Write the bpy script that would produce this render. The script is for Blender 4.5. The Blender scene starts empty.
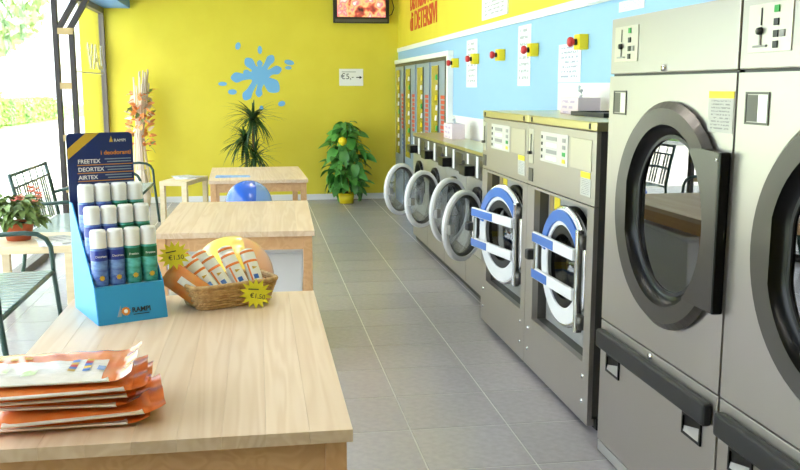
import bpy, bmesh, math, random
from mathutils import Vector, Matrix, Euler
random.seed(7)
PI = math.pi
R = math.radians
scene = bpy.context.scene
COL = scene.collection

# ------------------------------------------------------------------ camera
cam_d = bpy.data.cameras.new('camera'); cam = bpy.data.objects.new('camera', cam_d); COL.objects.link(cam)
cam.location = (0, 0, 1.45)
cam.rotation_euler = (R(90 - 9.288), 0, R(-8.924))
cam_d.sensor_width = 36; cam_d.lens = 905 * 36 / 800; cam_d.clip_start = 0.05; cam_d.clip_end = 300
scene.camera = cam
# ------------------------------------------------------------------ world, sun, exposure
SKY = 3.2; SUN = 15.0; FILL_LAMP = 16.0; EXPO = 1.0
w = bpy.data.worlds.new('world'); scene.world = w; w.use_nodes = True
bg = w.node_tree.nodes['Background']
bg.inputs['Color'].default_value = (0.84, 0.905, 1.0, 1); bg.inputs['Strength'].default_value = SKY
sd = bpy.data.lights.new('sun', 'SUN'); sd.energy = SUN; sd.angle = R(3); sd.color = (1, .96, .88)
so = bpy.data.objects.new('sun', sd); COL.objects.link(so); so.rotation_euler = (R(18), R(38), 0)
vs = scene.view_settings
vs.view_transform = 'Standard'; vs.look = 'None'; vs.gamma = 1; vs.use_curve_mapping = False; vs.exposure = EXPO


# ------------------------------------------------------------------ materials
def lin(c):
    return tuple(((v / 255) / 12.92 if v / 255 <= .04045 else ((v / 255 + .055) / 1.055) ** 2.4) for v in c)


def mat(name, rgb, rough=.5, metal=0., var=0., noise=None, bump=0., spec=.5, coat=0., trans=0., emit=0., namt=.12, nscale=8, stretch=(1, 1, 1), aniso=None):
    """rgb in sRGB 0-255. var = per object brightness variation, noise = second colour mixed by noise"""
    m = bpy.data.materials.new(name); m.use_nodes = True
    nt = m.node_tree; b = nt.nodes['Principled BSDF']
    c = lin(rgb) + (1,)
    b.inputs['Base Color'].default_value = c
    b.inputs['Roughness'].default_value = rough; b.inputs['Metallic'].default_value = metal
    b.inputs['Specular IOR Level'].default_value = spec
    b.inputs['Coat Weight'].default_value = coat; b.inputs['Coat Roughness'].default_value = .08
    if trans: b.inputs['Transmission Weight'].default_value = trans
    if emit:
        b.inputs['Emission Color'].default_value = c; b.inputs['Emission Strength'].default_value = emit
    last = None
    if noise or bump:
        tc = nt.nodes.new('ShaderNodeTexCoord'); mp = nt.nodes.new('ShaderNodeMapping')
        nt.links.new(tc.outputs['Object'], mp.inputs['Vector']); mp.inputs['Scale'].default_value = stretch
        no = nt.nodes.new('ShaderNodeTexNoise'); no.inputs['Scale'].default_value = nscale; no.inputs['Detail'].default_value = 5
        nt.links.new(mp.outputs['Vector'], no.inputs['Vector'])
        if noise:
            mx = nt.nodes.new('ShaderNodeMix'); mx.data_type = 'RGBA'
            mx.inputs['A'].default_value = c; mx.inputs['B'].default_value = lin(noise) + (1,)
            rp = nt.nodes.new('ShaderNodeMapRange'); rp.inputs['From Min'].default_value = .35; rp.inputs['From Max'].default_value = .65
            nt.links.new(no.outputs['Fac'], rp.inputs['Value']); nt.links.new(rp.outputs['Result'], mx.inputs['Factor'])
            last = mx.outputs['Result']; nt.links.new(last, b.inputs['Base Color'])
        if bump:
            bp = nt.nodes.new('ShaderNodeBump'); bp.inputs['Strength'].default_value = bump; bp.inputs['Distance'].default_value = .01
            nt.links.new(no.outputs['Fac'], bp.inputs['Height']); nt.links.new(bp.outputs['Normal'], b.inputs['Normal'])
    if var:
        oi = nt.nodes.new('ShaderNodeObjectInfo'); hs = nt.nodes.new('ShaderNodeHueSaturation')
        mr = nt.nodes.new('ShaderNodeMapRange'); mr.inputs['To Min'].default_value = 1 - var; mr.inputs['To Max'].default_value = 1 + var
        nt.links.new(oi.outputs['Random'], mr.inputs['Value']); nt.links.new(mr.outputs['Result'], hs.inputs['Value'])
        if last: nt.links.new(last, hs.inputs['Color'])
        else: hs.inputs['Color'].default_value = c
        nt.links.new(hs.outputs['Color'], b.inputs['Base Color'])
    return m


def wood(name, base, dark, knot=True):
    m = bpy.data.materials.new(name); m.use_nodes = True
    nt = m.node_tree; b = nt.nodes['Principled BSDF']; L = nt.links.new
    tc = nt.nodes.new('ShaderNodeTexCoord'); oi = nt.nodes.new('ShaderNodeObjectInfo')
    off = nt.nodes.new('ShaderNodeVectorMath'); off.operation = 'SCALE'; off.inputs[0].default_value = (31, 17, 9)
    L(oi.outputs['Random'], off.inputs['Scale'])
    add = nt.nodes.new('ShaderNodeVectorMath'); add.operation = 'ADD'
    L(tc.outputs['Object'], add.inputs[0]); L(off.outputs['Vector'], add.inputs[1])
    mp = nt.nodes.new('ShaderNodeMapping'); mp.inputs['Scale'].default_value = (9, .45, 9); L(add.outputs['Vector'], mp.inputs['Vector'])
    n1 = nt.nodes.new('ShaderNodeTexNoise'); n1.inputs['Scale'].default_value = 1.4; n1.inputs['Detail'].default_value = 2; n1.inputs['Distortion'].default_value = .6
    L(mp.outputs['Vector'], n1.inputs['Vector'])
    mul = nt.nodes.new('ShaderNodeMath'); mul.operation = 'MULTIPLY'; mul.inputs[1].default_value = 34; L(n1.outputs['Fac'], mul.inputs[0])
    si = nt.nodes.new('ShaderNodeMath'); si.operation = 'SINE'; L(mul.outputs[0], si.inputs[0])
    mr = nt.nodes.new('ShaderNodeMapRange'); mr.inputs['From Min'].default_value = -1; mr.inputs['To Min'].default_value = 0; mr.inputs['To Max'].default_value = .45
    L(si.outputs[0], mr.inputs['Value'])
    mx = nt.nodes.new('ShaderNodeMix'); mx.data_type = 'RGBA'; mx.inputs['A'].default_value = lin(base) + (1,); mx.inputs['B'].default_value = lin(dark) + (1,)
    L(mr.outputs['Result'], mx.inputs['Factor'])
    hs = nt.nodes.new('ShaderNodeHueSaturation'); mv = nt.nodes.new('ShaderNodeMapRange'); mv.inputs['To Min'].default_value = .90; mv.inputs['To Max'].default_value = 1.05
    L(oi.outputs['Random'], mv.inputs['Value']); L(mv.outputs['Result'], hs.inputs['Value']); L(mx.outputs['Result'], hs.inputs['Color'])
    L(hs.outputs['Color'], b.inputs['Base Color'])
    b.inputs['Roughness'].default_value = .38
    return m


def glass(name, tint=(1, 1, 1), ior=1.5, rough=0.0, tmax=1.0):
    m = bpy.data.materials.new(name); m.use_nodes = True
    nt = m.node_tree; nt.nodes.clear(); L = nt.links.new
    out = nt.nodes.new('ShaderNodeOutputMaterial'); mix = nt.nodes.new('ShaderNodeMixShader')
    tr = nt.nodes.new('ShaderNodeBsdfTransparent'); tr.inputs['Color'].default_value = tint + (1,)
    gl = nt.nodes.new('ShaderNodeBsdfGlossy'); gl.inputs['Roughness'].default_value = rough
    lw = nt.nodes.new('ShaderNodeLayerWeight'); lw.inputs['Blend'].default_value = .5
    f0 = ((ior - 1) / (ior + 1)) ** 2
    pw = nt.nodes.new('ShaderNodeMath'); pw.operation = 'POWER'; pw.inputs[1].default_value = 5; L(lw.outputs['Facing'], pw.inputs[0])
    fr = nt.nodes.new('ShaderNodeMapRange'); fr.inputs['To Min'].default_value = f0; fr.inputs['To Max'].default_value = 1; L(pw.outputs[0], fr.inputs['Value'])
    L(fr.outputs[0], mix.inputs[0]); L(tr.outputs[0], mix.inputs[1]); L(gl.outputs[0], mix.inputs[2]); L(mix.outputs[0], out.inputs['Surface'])
    return m


def printed(name, bgc, ink, rows=8, dens=3, axes=('Y', 'Z'), thick=.45, rough=.6):
    """paper with rows of small illegible print"""
    m = mat(name, bgc, rough); nt = m.node_tree; b = nt.nodes['Principled BSDF']; L = nt.links.new
    tc = nt.nodes.new('ShaderNodeTexCoord'); sp = nt.nodes.new('ShaderNodeSeparateXYZ'); L(tc.outputs['Generated'], sp.inputs[0])
    cb = nt.nodes.new('ShaderNodeCombineXYZ'); L(sp.outputs[axes[0]], cb.inputs['X']); L(sp.outputs[axes[1]], cb.inputs['Y'])
    mr = nt.nodes.new('ShaderNodeMath'); mr.operation = 'MULTIPLY'; mr.inputs[1].default_value = rows; L(sp.outputs[axes[1]], mr.inputs[0])
    fr = nt.nodes.new('ShaderNodeMath'); fr.operation = 'FRACT'; L(mr.outputs[0], fr.inputs[0])
    lt = nt.nodes.new('ShaderNodeMath'); lt.operation = 'LESS_THAN'; lt.inputs[1].default_value = thick; L(fr.outputs[0], lt.inputs[0])
    no = nt.nodes.new('ShaderNodeTexNoise'); no.inputs['Scale'].default_value = 1; no.inputs['Detail'].default_value = 1
    mp = nt.nodes.new('ShaderNodeMapping'); mp.inputs['Scale'].default_value = (dens * 5, rows * 1.3, 1); L(cb.outputs[0], mp.inputs['Vector']); L(mp.outputs[0], no.inputs['Vector'])
    gt = nt.nodes.new('ShaderNodeMath'); gt.operation = 'GREATER_THAN'; gt.inputs[1].default_value = .46; L(no.outputs['Fac'], gt.inputs[0])
    pr = nt.nodes.new('ShaderNodeMath'); pr.operation = 'MULTIPLY'; L(lt.outputs[0], pr.inputs[0]); L(gt.outputs[0], pr.inputs[1])
    # margins
    a = nt.nodes.new('ShaderNodeMath'); a.operation = 'COMPARE'; a.inputs[1].default_value = .5; a.inputs[2].default_value = .38; L(sp.outputs[axes[0]], a.inputs[0])
    a2 = nt.nodes.new('ShaderNodeMath'); a2.operation = 'COMPARE'; a2.inputs[1].default_value = .5; a2.inputs[2].default_value = .44; L(sp.outputs[axes[1]], a2.inputs[0])
    p2 = nt.nodes.new('ShaderNodeMath'); p2.operation = 'MULTIPLY'; L(pr.outputs[0], p2.inputs[0]); L(a.outputs[0], p2.inputs[1])
    p3 = nt.nodes.new('ShaderNodeMath'); p3.operation = 'MULTIPLY'; L(p2.outputs[0], p3.inputs[0]); L(a2.outputs[0], p3.inputs[1])
    mx = nt.nodes.new('ShaderNodeMix'); mx.data_type = 'RGBA'; mx.inputs['A'].default_value = lin(bgc) + (1,); mx.inputs['B'].default_value = lin(ink) + (1,)
    L(p3.outputs[0], mx.inputs['Factor']); L(mx.outputs['Result'], b.inputs['Base Color'])
    return m


M = {}
M['yellow'] = mat('yellow_paint', (226, 210, 62), .55, noise=(222, 205, 56), nscale=3)
M['white'] = mat('white_paint', (238, 238, 236), .5)
M['ceil'] = mat('ceiling_white', (240, 240, 236), .8)
M['blue'] = mat('blue_paint', (146, 190, 230), .5)
M['soffit'] = mat('soffit_blue', (92, 146, 208), .5)
M['splash'] = mat('splash_blue', (112, 176, 226), .5)
M['tile'] = mat('floor_tile', (168, 164, 168), .24, var=.03, noise=(160, 156, 160), nscale=30, spec=.45)
M['grout'] = mat('grout', (186, 183, 182), .8)
M['steel'] = mat('brushed_steel', (176, 170, 165), .34, metal=.78)
M['steel2'] = mat('satin_steel', (206, 205, 204), .3, metal=.8)
M['chrome'] = mat('chrome', (228, 230, 232), .12, metal=1.)
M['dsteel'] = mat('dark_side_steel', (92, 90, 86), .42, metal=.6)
M['char'] = mat('charcoal_metal', (84, 81, 79), .3, metal=.8)
M['bar'] = mat('dark_handle', (40, 40, 43), .4, metal=.3)
M['black'] = mat('black_rubber', (8, 8, 9), .28, spec=.25)
M['blackp'] = mat('black_plastic', (26, 26, 28), .4)
M['drum'] = mat('drum_steel', (120, 116, 108), .35, metal=.8, noise=(52, 50, 46), nscale=60)
M['gold'] = mat('brass_tint_steel', (206, 196, 150), .28, metal=.9)
M['bluep'] = mat('blue_door_plastic', (44, 104, 190), .28, coat=.3)
M['whitep'] = mat('white_plastic', (226, 227, 229), .35)
M['greyp'] = mat('grey_plastic', (150, 150, 148), .4)
M['pale'] = mat('pale_control_plate', (204, 202, 196), .35)
M['faint'] = mat('faint_steel_plate', (194, 188, 178), .36, metal=.8)
M['green'] = mat('green_button', (40, 160, 70), .4)
M['yel'] = mat('yellow_plastic', (238, 214, 30), .4)
M['red'] = mat('red_plastic', (200, 40, 48), .35)
M['redtxt'] = mat('red_lettering', (208, 74, 40), .5)
M['pine'] = wood('pine_top', (225, 201, 175), (202, 168, 130))
M['pine2'] = wood('pine_frame', (216, 172, 126), (196, 146, 98))
M['beige'] = mat('pale_wood', (232, 214, 178), .45, noise=(222, 202, 162), nscale=5, stretch=(1, 6, 6))
M['benchg'] = mat('dark_green_steel', (40, 70, 62), .32, coat=.3)
M['slat'] = mat('slat_green_grey', (186, 204, 198), .25, metal=.3, coat=.4)
M['frame'] = mat('window_frame_grey', (112, 104, 98), .45, metal=.3)
M['colblack'] = mat('column_black', (44, 38, 38), .45)
M['tan'] = mat('tan_plate', (176, 152, 104), .5)
M['glass'] = glass('window_glass', (.97, .99, .98), 1.45)
M['dglass'] = glass('dryer_glass', (.25, .25, .25), 3.0)
M['wglass'] = glass('washer_glass', (.92, .94, .95), 1.9)
M['paper'] = mat('paper', (240, 240, 238), .6)
M['ink'] = mat('ink', (40, 40, 44), .6)
M['cyan'] = mat('cyan_card', (44, 148, 204), .4)
M['cyan2'] = mat('cyan_card_inner', (96, 180, 220), .45)
M['navy'] = mat('navy_card', (28, 46, 104), .38)
M['navyb'] = mat('can_navy', (36, 56, 150), .3)
M['gband'] = mat('gold_band', (206, 166, 50), .4)
M['oline'] = mat('orange_line', (226, 150, 60), .5)
M['otxt'] = mat('orange_text', (224, 138, 44), .5)
M['canb'] = mat('can_blue', (44, 72, 168), .3, noise=(120, 160, 220), nscale=26, stretch=(1, 1, 2.2))
M['cang'] = mat('can_green', (24, 126, 96), .3, noise=(90, 190, 190), nscale=26, stretch=(1, 1, 2.2))
M['cap'] = mat('can_cap_white', (240, 241, 243), .4)
M['wick'] = mat('wicker', (208, 172, 118), .6, var=.08, noise=(176, 134, 82), nscale=60)
M['orange'] = mat('orange_film', (230, 120, 52), .22, noise=(240, 150, 84), nscale=14, coat=.5)
M['amber'] = mat('amber_film', (222, 160, 92), .2, noise=(232, 132, 62), nscale=22, coat=.5)
M['orangep'] = mat('orange_stripe', (236, 130, 44), .4)
M['packw'] = mat('white_pack', (240, 238, 232), .35, coat=.3)
M['ballb'] = mat('ball_blue', (40, 96, 200), .25, coat=.4)
M['ballb2'] = mat('ball_pale_blue', (116, 156, 224), .25, coat=.4)
M['bally'] = mat('ball_yellow', (244, 212, 92), .3, coat=.4)
M['ballp'] = mat('ball_peach', (240, 176, 130), .3, coat=.4)
M['terra'] = mat('terracotta', (186, 92, 54), .6)
M['leaf'] = mat('leaf_green', (72, 138, 56), .38, var=.4, noise=(96, 164, 76), nscale=6)
M['leaf2'] = mat('leaf_dark', (50, 84, 42), .45, var=.3)
M['leaf3'] = mat('leaf_bush', (126, 152, 84), .5, var=.25, noise=(88, 104, 56), nscale=8)
M['flower'] = mat('flower_coral', (222, 132, 110), .5)
M['bark'] = mat('bark', (116, 92, 66), .8)
M['twig'] = mat('pale_twig', (226, 208, 190), .6)
M['petal'] = mat('orange_petal', (232, 150, 84), .55, var=.2)
M['petalw'] = mat('white_petal', (238, 224, 204), .55)
M['soil'] = mat('soil', (60, 44, 34), .9)
M['ground'] = mat('paving_pale', (214, 212, 204), .9)
M['grass'] = mat('grass', (150, 186, 110), .9, noise=(128, 168, 92), nscale=2)
M['hedge'] = mat('hedge_green', (150, 184, 116), .7, noise=(132, 168, 100), nscale=2)
M['tree'] = mat('tree_green', (158, 188, 140), .7, var=.1)
M['starb'] = mat('starburst_yellow', (226, 214, 40), .5)
M['bluecloth'] = mat('blue_leaflet', (96, 150, 210), .5, noise=(150, 190, 230), nscale=20)
M['lamp'] = mat('added_lamp_tube', (255, 250, 240), .5, emit=FILL_LAMP)
M['vgrey'] = mat('vending_blue_grey', (150, 168, 190), .4, metal=.3)
M['vglass'] = mat('vending_panel_olive', (160, 146, 48), .25, noise=(176, 160, 62), nscale=8)
M['print'] = printed('notice_print', (232, 238, 244), (168, 174, 184), 9, 2)
M['printb'] = printed('notice_print_blue', (232, 236, 242), (160, 170, 196), 8, 3)
M['printg'] = printed('label_print', (196, 196, 188), (150, 150, 146), 10, 4)
M['tissue'] = printed('tissue_print', (220, 204, 214), (186, 168, 198), 3, 1)


# ------------------------------------------------------------------ mesh helpers
class MB:
    def __init__(s): s.v = []; s.f = []; s.smooth = set()

    def add(s, vs, fs, smooth=False):
        o = len(s.v); s.v += [tuple(p) for p in vs]
        for f in fs:
            if smooth: s.smooth.add(len(s.f))
            s.f.append(tuple(i + o for i in f))
        return s

    def box(s, x0, x1, y0, y1, z0, z1):
        v = [(x, y, z) for z in (z0, z1) for y in (y0, y1) for x in (x0, x1)]
        return s.add(v, [(0, 2, 3, 1), (4, 5, 7, 6), (0, 1, 5, 4), (2, 6, 7, 3), (0, 4, 6, 2), (1, 3, 7, 5)])

    def hexa(s, b, t):  # bottom quad, top quad lists
        return s.add(list(b) + list(t), [(3, 2, 1, 0), (4, 5, 6, 7)] + [(i, (i + 1) % 4, 4 + (i + 1) % 4, 4 + i) for i in range(4)])

    def tube(s, pts, r, seg=8, caps=True, closed=False):
        pts = [Vector(p) for p in pts]; n = len(pts)
        rr = r if isinstance(r, (list, tuple)) else [r] * n
        rings = []; up = None
        for i, p in enumerate(pts):
            if closed: t = pts[(i + 1) % n] - pts[i - 1]
            else: t = pts[min(i + 1, n - 1)] - pts[max(i - 1, 0)]
            t.normalize()
            if up is None:
                up = Vector((0, 0, 1)) if abs(t.z) < .9 else Vector((1, 0, 0))
            a = t.cross(up).normalized(); up = a.cross(t).normalized()
            rings.append([p + (a * math.cos(2 * PI * k / seg) + up * math.sin(2 * PI * k / seg)) * rr[i] for k in range(seg)])
        vs = [q for g in rings for q in g]; fs = []
        for i in range(n if closed else n - 1):
            j = (i + 1) % n
            for k in range(seg):
                k2 = (k + 1) % seg
                fs.append((i * seg + k, j * seg + k, j * seg + k2, i * seg + k2))
        s.add(vs, fs, True)
        if caps and not closed:
            o = len(s.v) - len(vs)
            s.f.append(tuple(o + k for k in range(seg))); s.f.append(tuple(o + (n - 1) * seg + k for k in reversed(range(seg))))
        return s

    def lathe(s, prof, seg=24, c=(0, 0, 0), axis='Z', smooth=True):
        vs = []
        for r, h in prof:
            for k in range(seg):
                a = 2 * PI * k / seg
                if axis == 'Z': p = (c[0] + r * math.cos(a), c[1] + r * math.sin(a), c[2] + h)
                elif axis == 'X': p = (c[0] + h, c[1] + r * math.cos(a), c[2] + r * math.sin(a))
                else: p = (c[0] + r * math.cos(a), c[1] + h, c[2] + r * math.sin(a))
                vs.append(p)
        fs = []
        for i in range(len(prof) - 1):
            for k in range(seg):
                k2 = (k + 1) % seg
                fs.append((i * seg + k, i * seg + k2, (i + 1) * seg + k2, (i + 1) * seg + k))
        return s.add(vs, fs, smooth)

    def prism(s, poly, a, b, plane='YZ'):
        """polygon extruded between a and b along the third axis"""
        def P(u, v, t):
            return {'YZ': (t, u, v), 'XZ': (u, t, v), 'XY': (u, v, t)}[plane]
        n = len(poly)
        vs = [P(u, v, a) for u, v in poly] + [P(u, v, b) for u, v in poly]
        return s.add(vs, [tuple(range(n - 1, -1, -1)), tuple(range(n, 2 * n))] + [(i, (i + 1) % n, n + (i + 1) % n, n + i) for i in range(n)])

    def annulus(s, outer, inner, a, b, plane='YZ', smooth=False):
        def P(u, v, t):
            return {'YZ': (t, u, v), 'XZ': (u, t, v), 'XY': (u, v, t)}[plane]
        n = len(outer); vs = []
        for t in (a, b):
            vs += [P(u, v, t) for u, v in outer]; vs += [P(u, v, t) for u, v in inner]
        fs = []
        for i in range(n):
            j = (i + 1) % n
            fs += [(i, j, n + j, n + i), (2 * n + i, 3 * n + i, 3 * n + j, 2 * n + j)]
        s.add(vs, fs)
        o = len(s.v) - len(vs)
        sd = []
        for i in range(n):
            j = (i + 1) % n
            sd += [(i, 2 * n + i, 2 * n + j, j), (n + i, n + j, 3 * n + j, 3 * n + i)]
        for f in sd:
            if smooth: s.smooth.add(len(s.f))
            s.f.append(tuple(q + o for q in f))
        return s

    def mesh(s, name, m=None, bevel=0., seg=2, flip=True):
        me = bpy.data.meshes.new(name); me.from_pydata(s.v, [], s.f)
        for i in s.smooth:
            if i < len(me.polygons): me.polygons[i].use_smooth = True
        bm = bmesh.new(); bm.from_mesh(me)
        bmesh.ops.recalc_face_normals(bm, faces=bm.faces)
        if bevel:
            es = [e for e in bm.edges if len(e.link_faces) == 2 and e.calc_face_angle(0) > .6]
            bmesh.ops.bevel(bm, geom=es, offset=bevel, segments=seg, profile=.6, affect='EDGES', clamp_overlap=True)
        bm.to_mesh(me); bm.free()
        if m: me.materials.append(M[m] if isinstance(m, str) else m)
        return me


def link(name, me, parent=None, loc=(0, 0, 0), rot=(0, 0, 0), scale=None):
    o = bpy.data.objects.new(name, me); COL.objects.link(o)
    o.location = loc; o.rotation_euler = rot
    if scale: o.scale = scale
    if parent: o.parent = parent
    return o


def obj(name, mb, m, parent=None, loc=(0, 0, 0), rot=(0, 0, 0), bevel=0., label=None, seg=2):
    o = link(name, mb.mesh(name, m, bevel, seg), parent, loc, rot)
    if label: o['label'] = label
    return o


def tag(o, label, cat, group=None, kind=None):
    o['label'] = label; o['category'] = cat
    if group: o['group'] = group
    if kind: o['kind'] = kind
    return o


def thing(name, label, cat, loc=(0, 0, 0), rz=0., group=None):
    o = bpy.data.objects.new(name, None); COL.objects.link(o); o.empty_display_size = .1
    o.location = loc; o.rotation_euler = (0, 0, rz)
    return tag(o, label, cat, group)


def struct(name, mb, m, label=None, cat=None, bevel=0.):
    o = obj(name, mb, m, bevel=bevel); o['kind'] = 'structure'
    if label: o['label'] = label
    if cat: o['category'] = cat
    return o


def dup(root, loc, rz=None, label=None, group=None):
    def cp(o, par):
        c = o.copy(); COL.objects.link(c); c.parent = par
        for ch in kids.get(o.name, []): cp(ch, c)
        return c
    kids = {}
    for o in list(bpy.data.objects):
        if o.parent: kids.setdefault(o.parent.name, []).append(o)
    r = cp(root, None); r.location = loc
    if rz is not None: r.rotation_euler = (0, 0, rz)
    if label: r['label'] = label
    if group: r['group'] = group
    return r


def text_mesh(body, size, m, depth=.001, bold=.0, align='LEFT'):
    cu = bpy.data.curves.new('lettering', 'FONT'); cu.body = body; cu.size = size; cu.extrude = depth; cu.offset = bold; cu.align_x = align
    cu.resolution_u = 3
    o = bpy.data.objects.new('lettering', cu); COL.objects.link(o)
    bpy.context.view_layer.update()
    dg = bpy.context.evaluated_depsgraph_get()
    me = bpy.data.meshes.new_from_object(o.evaluated_get(dg))
    bpy.data.objects.remove(o); bpy.data.curves.remove(cu)
    me.materials.clear(); me.materials.append(M[m]); me.name = 'lettering'
    return me


def circ(cy, cz, r, angs): return [(cy + r * math.cos(a), cz + r * math.sin(a)) for a in angs]


def rect_at(y0, y1, z0, z1, cy, cz, angs):
    out = []
    for a in angs:
        c, s_ = math.cos(a), math.sin(a); t = 1e9
        if c > 1e-9: t = min(t, (y1 - cy) / c)
        if c < -1e-9: t = min(t, (y0 - cy) / c)
        if s_ > 1e-9: t = min(t, (z1 - cz) / s_)
        if s_ < -1e-9: t = min(t, (z0 - cz) / s_)
        out.append((cy + c * t, cz + s_ * t))
    return out


def plate_hole(y0, y1, z0, z1, cy, cz, r, x0, x1, n=48):
    angs = [2 * PI * i / n for i in range(n)] + [math.atan2(z - cz, y - cy) % (2 * PI) for y in (y0, y1) for z in (z0, z1)]
    angs = sorted(set(round(a, 6) for a in angs))
    return MB().annulus(rect_at(y0, y1, z0, z1, cy, cz, angs), circ(cy, cz, r, angs), x0, x1)


# ================================================================== SETTING
WX = 1.82; LX = -1.81; YB = 11.75; YF = -2.4; CZ = 2.95
TS = .428
fl = struct('floor', MB().box(LX - .12, WX + .1, YF - .12, YB + .12, -.15, -.0012), 'grout')
tile_mesh = MB().box(-TS / 2 + .0035, TS / 2 - .0035, -TS / 2 + .0035, TS / 2 - .0035, -.0012, 0).mesh('tile', 'tile')
gx = .617; gy = 3.64
edge_tiles = {}
for i in range(-6, 4):
    for j in range(-14, 20):
        x0 = gx + i * TS; x1 = x0 + TS; y0 = gy + j * TS; y1 = y0 + TS
        cx0, cx1, cy0, cy1 = max(x0, LX), min(x1, WX), max(y0, YF), min(y1, YB)
        if cx1 - cx0 < .02 or cy1 - cy0 < .02 or y1 < -.5: continue
        if cx1 - cx0 > TS - .001 and cy1 - cy0 > TS - .001:
            link('tile', tile_mesh, fl, ((x0 + x1) / 2, (y0 + y1) / 2, 0))
        else:
            hx = (cx1 - cx0) / 2 - .0035; hy = (cy1 - cy0) / 2 - .0035
            k = (round(hx, 3), round(hy, 3))
            if k not in edge_tiles: edge_tiles[k] = MB().box(-hx, hx, -hy, hy, -.0012, 0).mesh('tile', 'tile')
            link('tile', edge_tiles[k], fl, ((cx0 + cx1) / 2, (cy0 + cy1) / 2, 0))
obj('floor_behind', MB().box(LX, WX, YF, -.4, -.0011, -.0003), 'tile', fl)
struct('ceiling', MB().box(LX - .3, WX + .1, YF - .12, YB + .12, CZ, CZ + .15), 'ceil')
struct('wall_back', MB().box(-2.11, WX + .1, YB, YB + .12, 0, CZ), 'yellow')
struct('unseen_wall_left', MB().box(LX - .10, LX, YF, 1.0, 0, 2.40), 'yellow')  # unseen stretch, solid instead of glazed to darken the near fronts
struct('wall_front', MB().box(LX - .12, WX + .1, YF - .12, YF, 0, CZ), 'yellow')
# right wall: yellow above the strip, blue band, white foot
wr = struct('wall_right', MB().box(WX, WX + .1, YF, YB, 0, 1.19), 'white')
obj('blue_field', MB().box(WX, WX + .1, YF, YB, 1.19, 1.915), 'blue', wr)
obj('yellow_field', MB().box(WX, WX + .1, YF, YB, 1.915, CZ), 'yellow', wr)
obj('white_field', MB().box(WX - .006, WX, 4.2, 5.36, 1.19, 1.472), 'white', wr)
struct('trim_1', MB().box(WX - .014, WX, YF, YB - .002, 1.89, 1.94), 'white', bevel=.003)
struct('baseboard_back', MB().box(LX, 1.78, YB - .014, YB, 0, .075), 'white', bevel=.003)
# soffit above the window
struct('trim_2', MB().box(LX - .1, -1.5, YF, YB - .001, 2.40, CZ - .001), 'soffit')
# left glazing
posts = [1.035, 3.2, 6.0, 8.8, YB - .04]
wl = struct('window_1', MB().box(LX - .06, LX, 1.0, YB, 2.33, 2.399), 'frame')
obj('window_sill', MB().box(LX - .08, LX + .01, 1.0, YB, 0, .06), 'frame', wl)
for y in posts:
    if y == 8.8: continue
    obj('window_post', MB().box(LX - .06, LX, y - .035, y + .035, .06, 2.33), 'frame', wl)
ps = [p for p in posts if p != 8.8]
for a, b in zip(ps[:-1], ps[1:]):
    obj('pane', MB().box(LX - .034, LX - .028, a + .035, b - .035, .06, 2.33), 'glass', wl)
# mirrored lettering on the glass (reads from the street)
me = text_mesh('LAV', .40, 'whitep', .0006, .006)
lt = link('window_lettering', me, wl, (LX - .026, 11.66, 1.66), (R(90), 0, R(-90)), (1.4, 1, 1))
lt['label'] = 'white stuck-on letters seen from behind'
obj('lettering_line', MB().box(LX - .027, LX - .025, 9.6, 11.66, 1.60, 1.615), 'whitep', wl)

# assumed ceiling lamps, added above the frame to lighten front faces
for y, l in ((0.7, 'dryers'), (4.0, 'large washers'), (7.4, 'small washers')):
    t = thing('added_lamp', 'added unseen fluorescent ceiling lamp facing the ' + l, 'lamp', (.2, y, CZ - .1), 0, 'added lamps over the aisle')
    obj('housing', MB().box(-.1, .1, -.7, .7, .04, .099), 'whitep', t, bevel=.005)
    for s in (-1, 1):
        obj('tube', MB().tube([(s * .05, -.66, .02), (s * .05, .66, .02)], .015, 10), 'lamp', t)

# ------------------------------------------------------------------ outside
gr = struct('ground', MB().box(-60, LX - .12, -30, 90, -.3, -.06), 'ground')
obj('lawn', MB().box(-40, -9.0, -20, 80, -.06, -.035), 'grass', gr)


def leaf_cloud(c, rad, n, size, seed):
    rnd = random.Random(seed); mb = MB()
    for i in range(n):
        while True:
            d = Vector((rnd.uniform(-1, 1), rnd.uniform(-1, 1), rnd.uniform(-1, 1)))
            if .3 < d.length < 1: break
        p = Vector((c[0] + d.x * rad[0], c[1] + d.y * rad[1], c[2] + d.z * rad[2]))
        q = Euler((rnd.uniform(0, 6), rnd.uniform(0, 6), rnd.uniform(0, 6))).to_matrix()
        s = size * rnd.uniform(.6, 1.3)
        mb.add([p + q @ Vector(v) for v in ((-s, 0, 0), (0, -s * .5, .1 * s), (s, 0, 0), (0, s * .5, .1 * s))], [(0, 1, 2, 3)])
    return mb


def hedge(loc, ln, h, label, seed):
    rnd = random.Random(seed); t = thing('hedge', label, 'hedge', loc)
    obj('core', MB().box(-.5, .5, -ln / 2, ln / 2, 0, h * .92), 'hedge', t, bevel=.1)
    mb = MB()
    for i in range(2600):
        f = rnd.choice('txy'); y = rnd.uniform(-ln / 2, ln / 2); z = rnd.uniform(0.05, h); x = rnd.uniform(-.55, .55)
        if f == 't': z = h * .92 + rnd.uniform(0, .1)
        elif f == 'x': x = .5 + rnd.uniform(0, .1)
        else: y = -ln / 2 - rnd.uniform(0, .1)
        q = Euler((rnd.uniform(0, 6), rnd.uniform(0, 6), 0)).to_matrix(); s = .11
        mb.add([Vector((x, y, z)) + q @ Vector(v) for v in ((-s, 0, 0), (0, -s * .5, 0), (s, 0, 0), (0, s * .5, 0))], [(0, 1, 2, 3)])
    o = obj('foliage', mb, 'hedge', t); o['kind'] = 'stuff'


hedge((-9.6, 31, -.034), 7.5, 1.35, 'tall clipped green hedge nearer the tree trunk outside', 3)
hedge((-9.9, 41, -.034), 8, .95, 'low clipped green hedge further along the lawn outside', 4)


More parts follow.
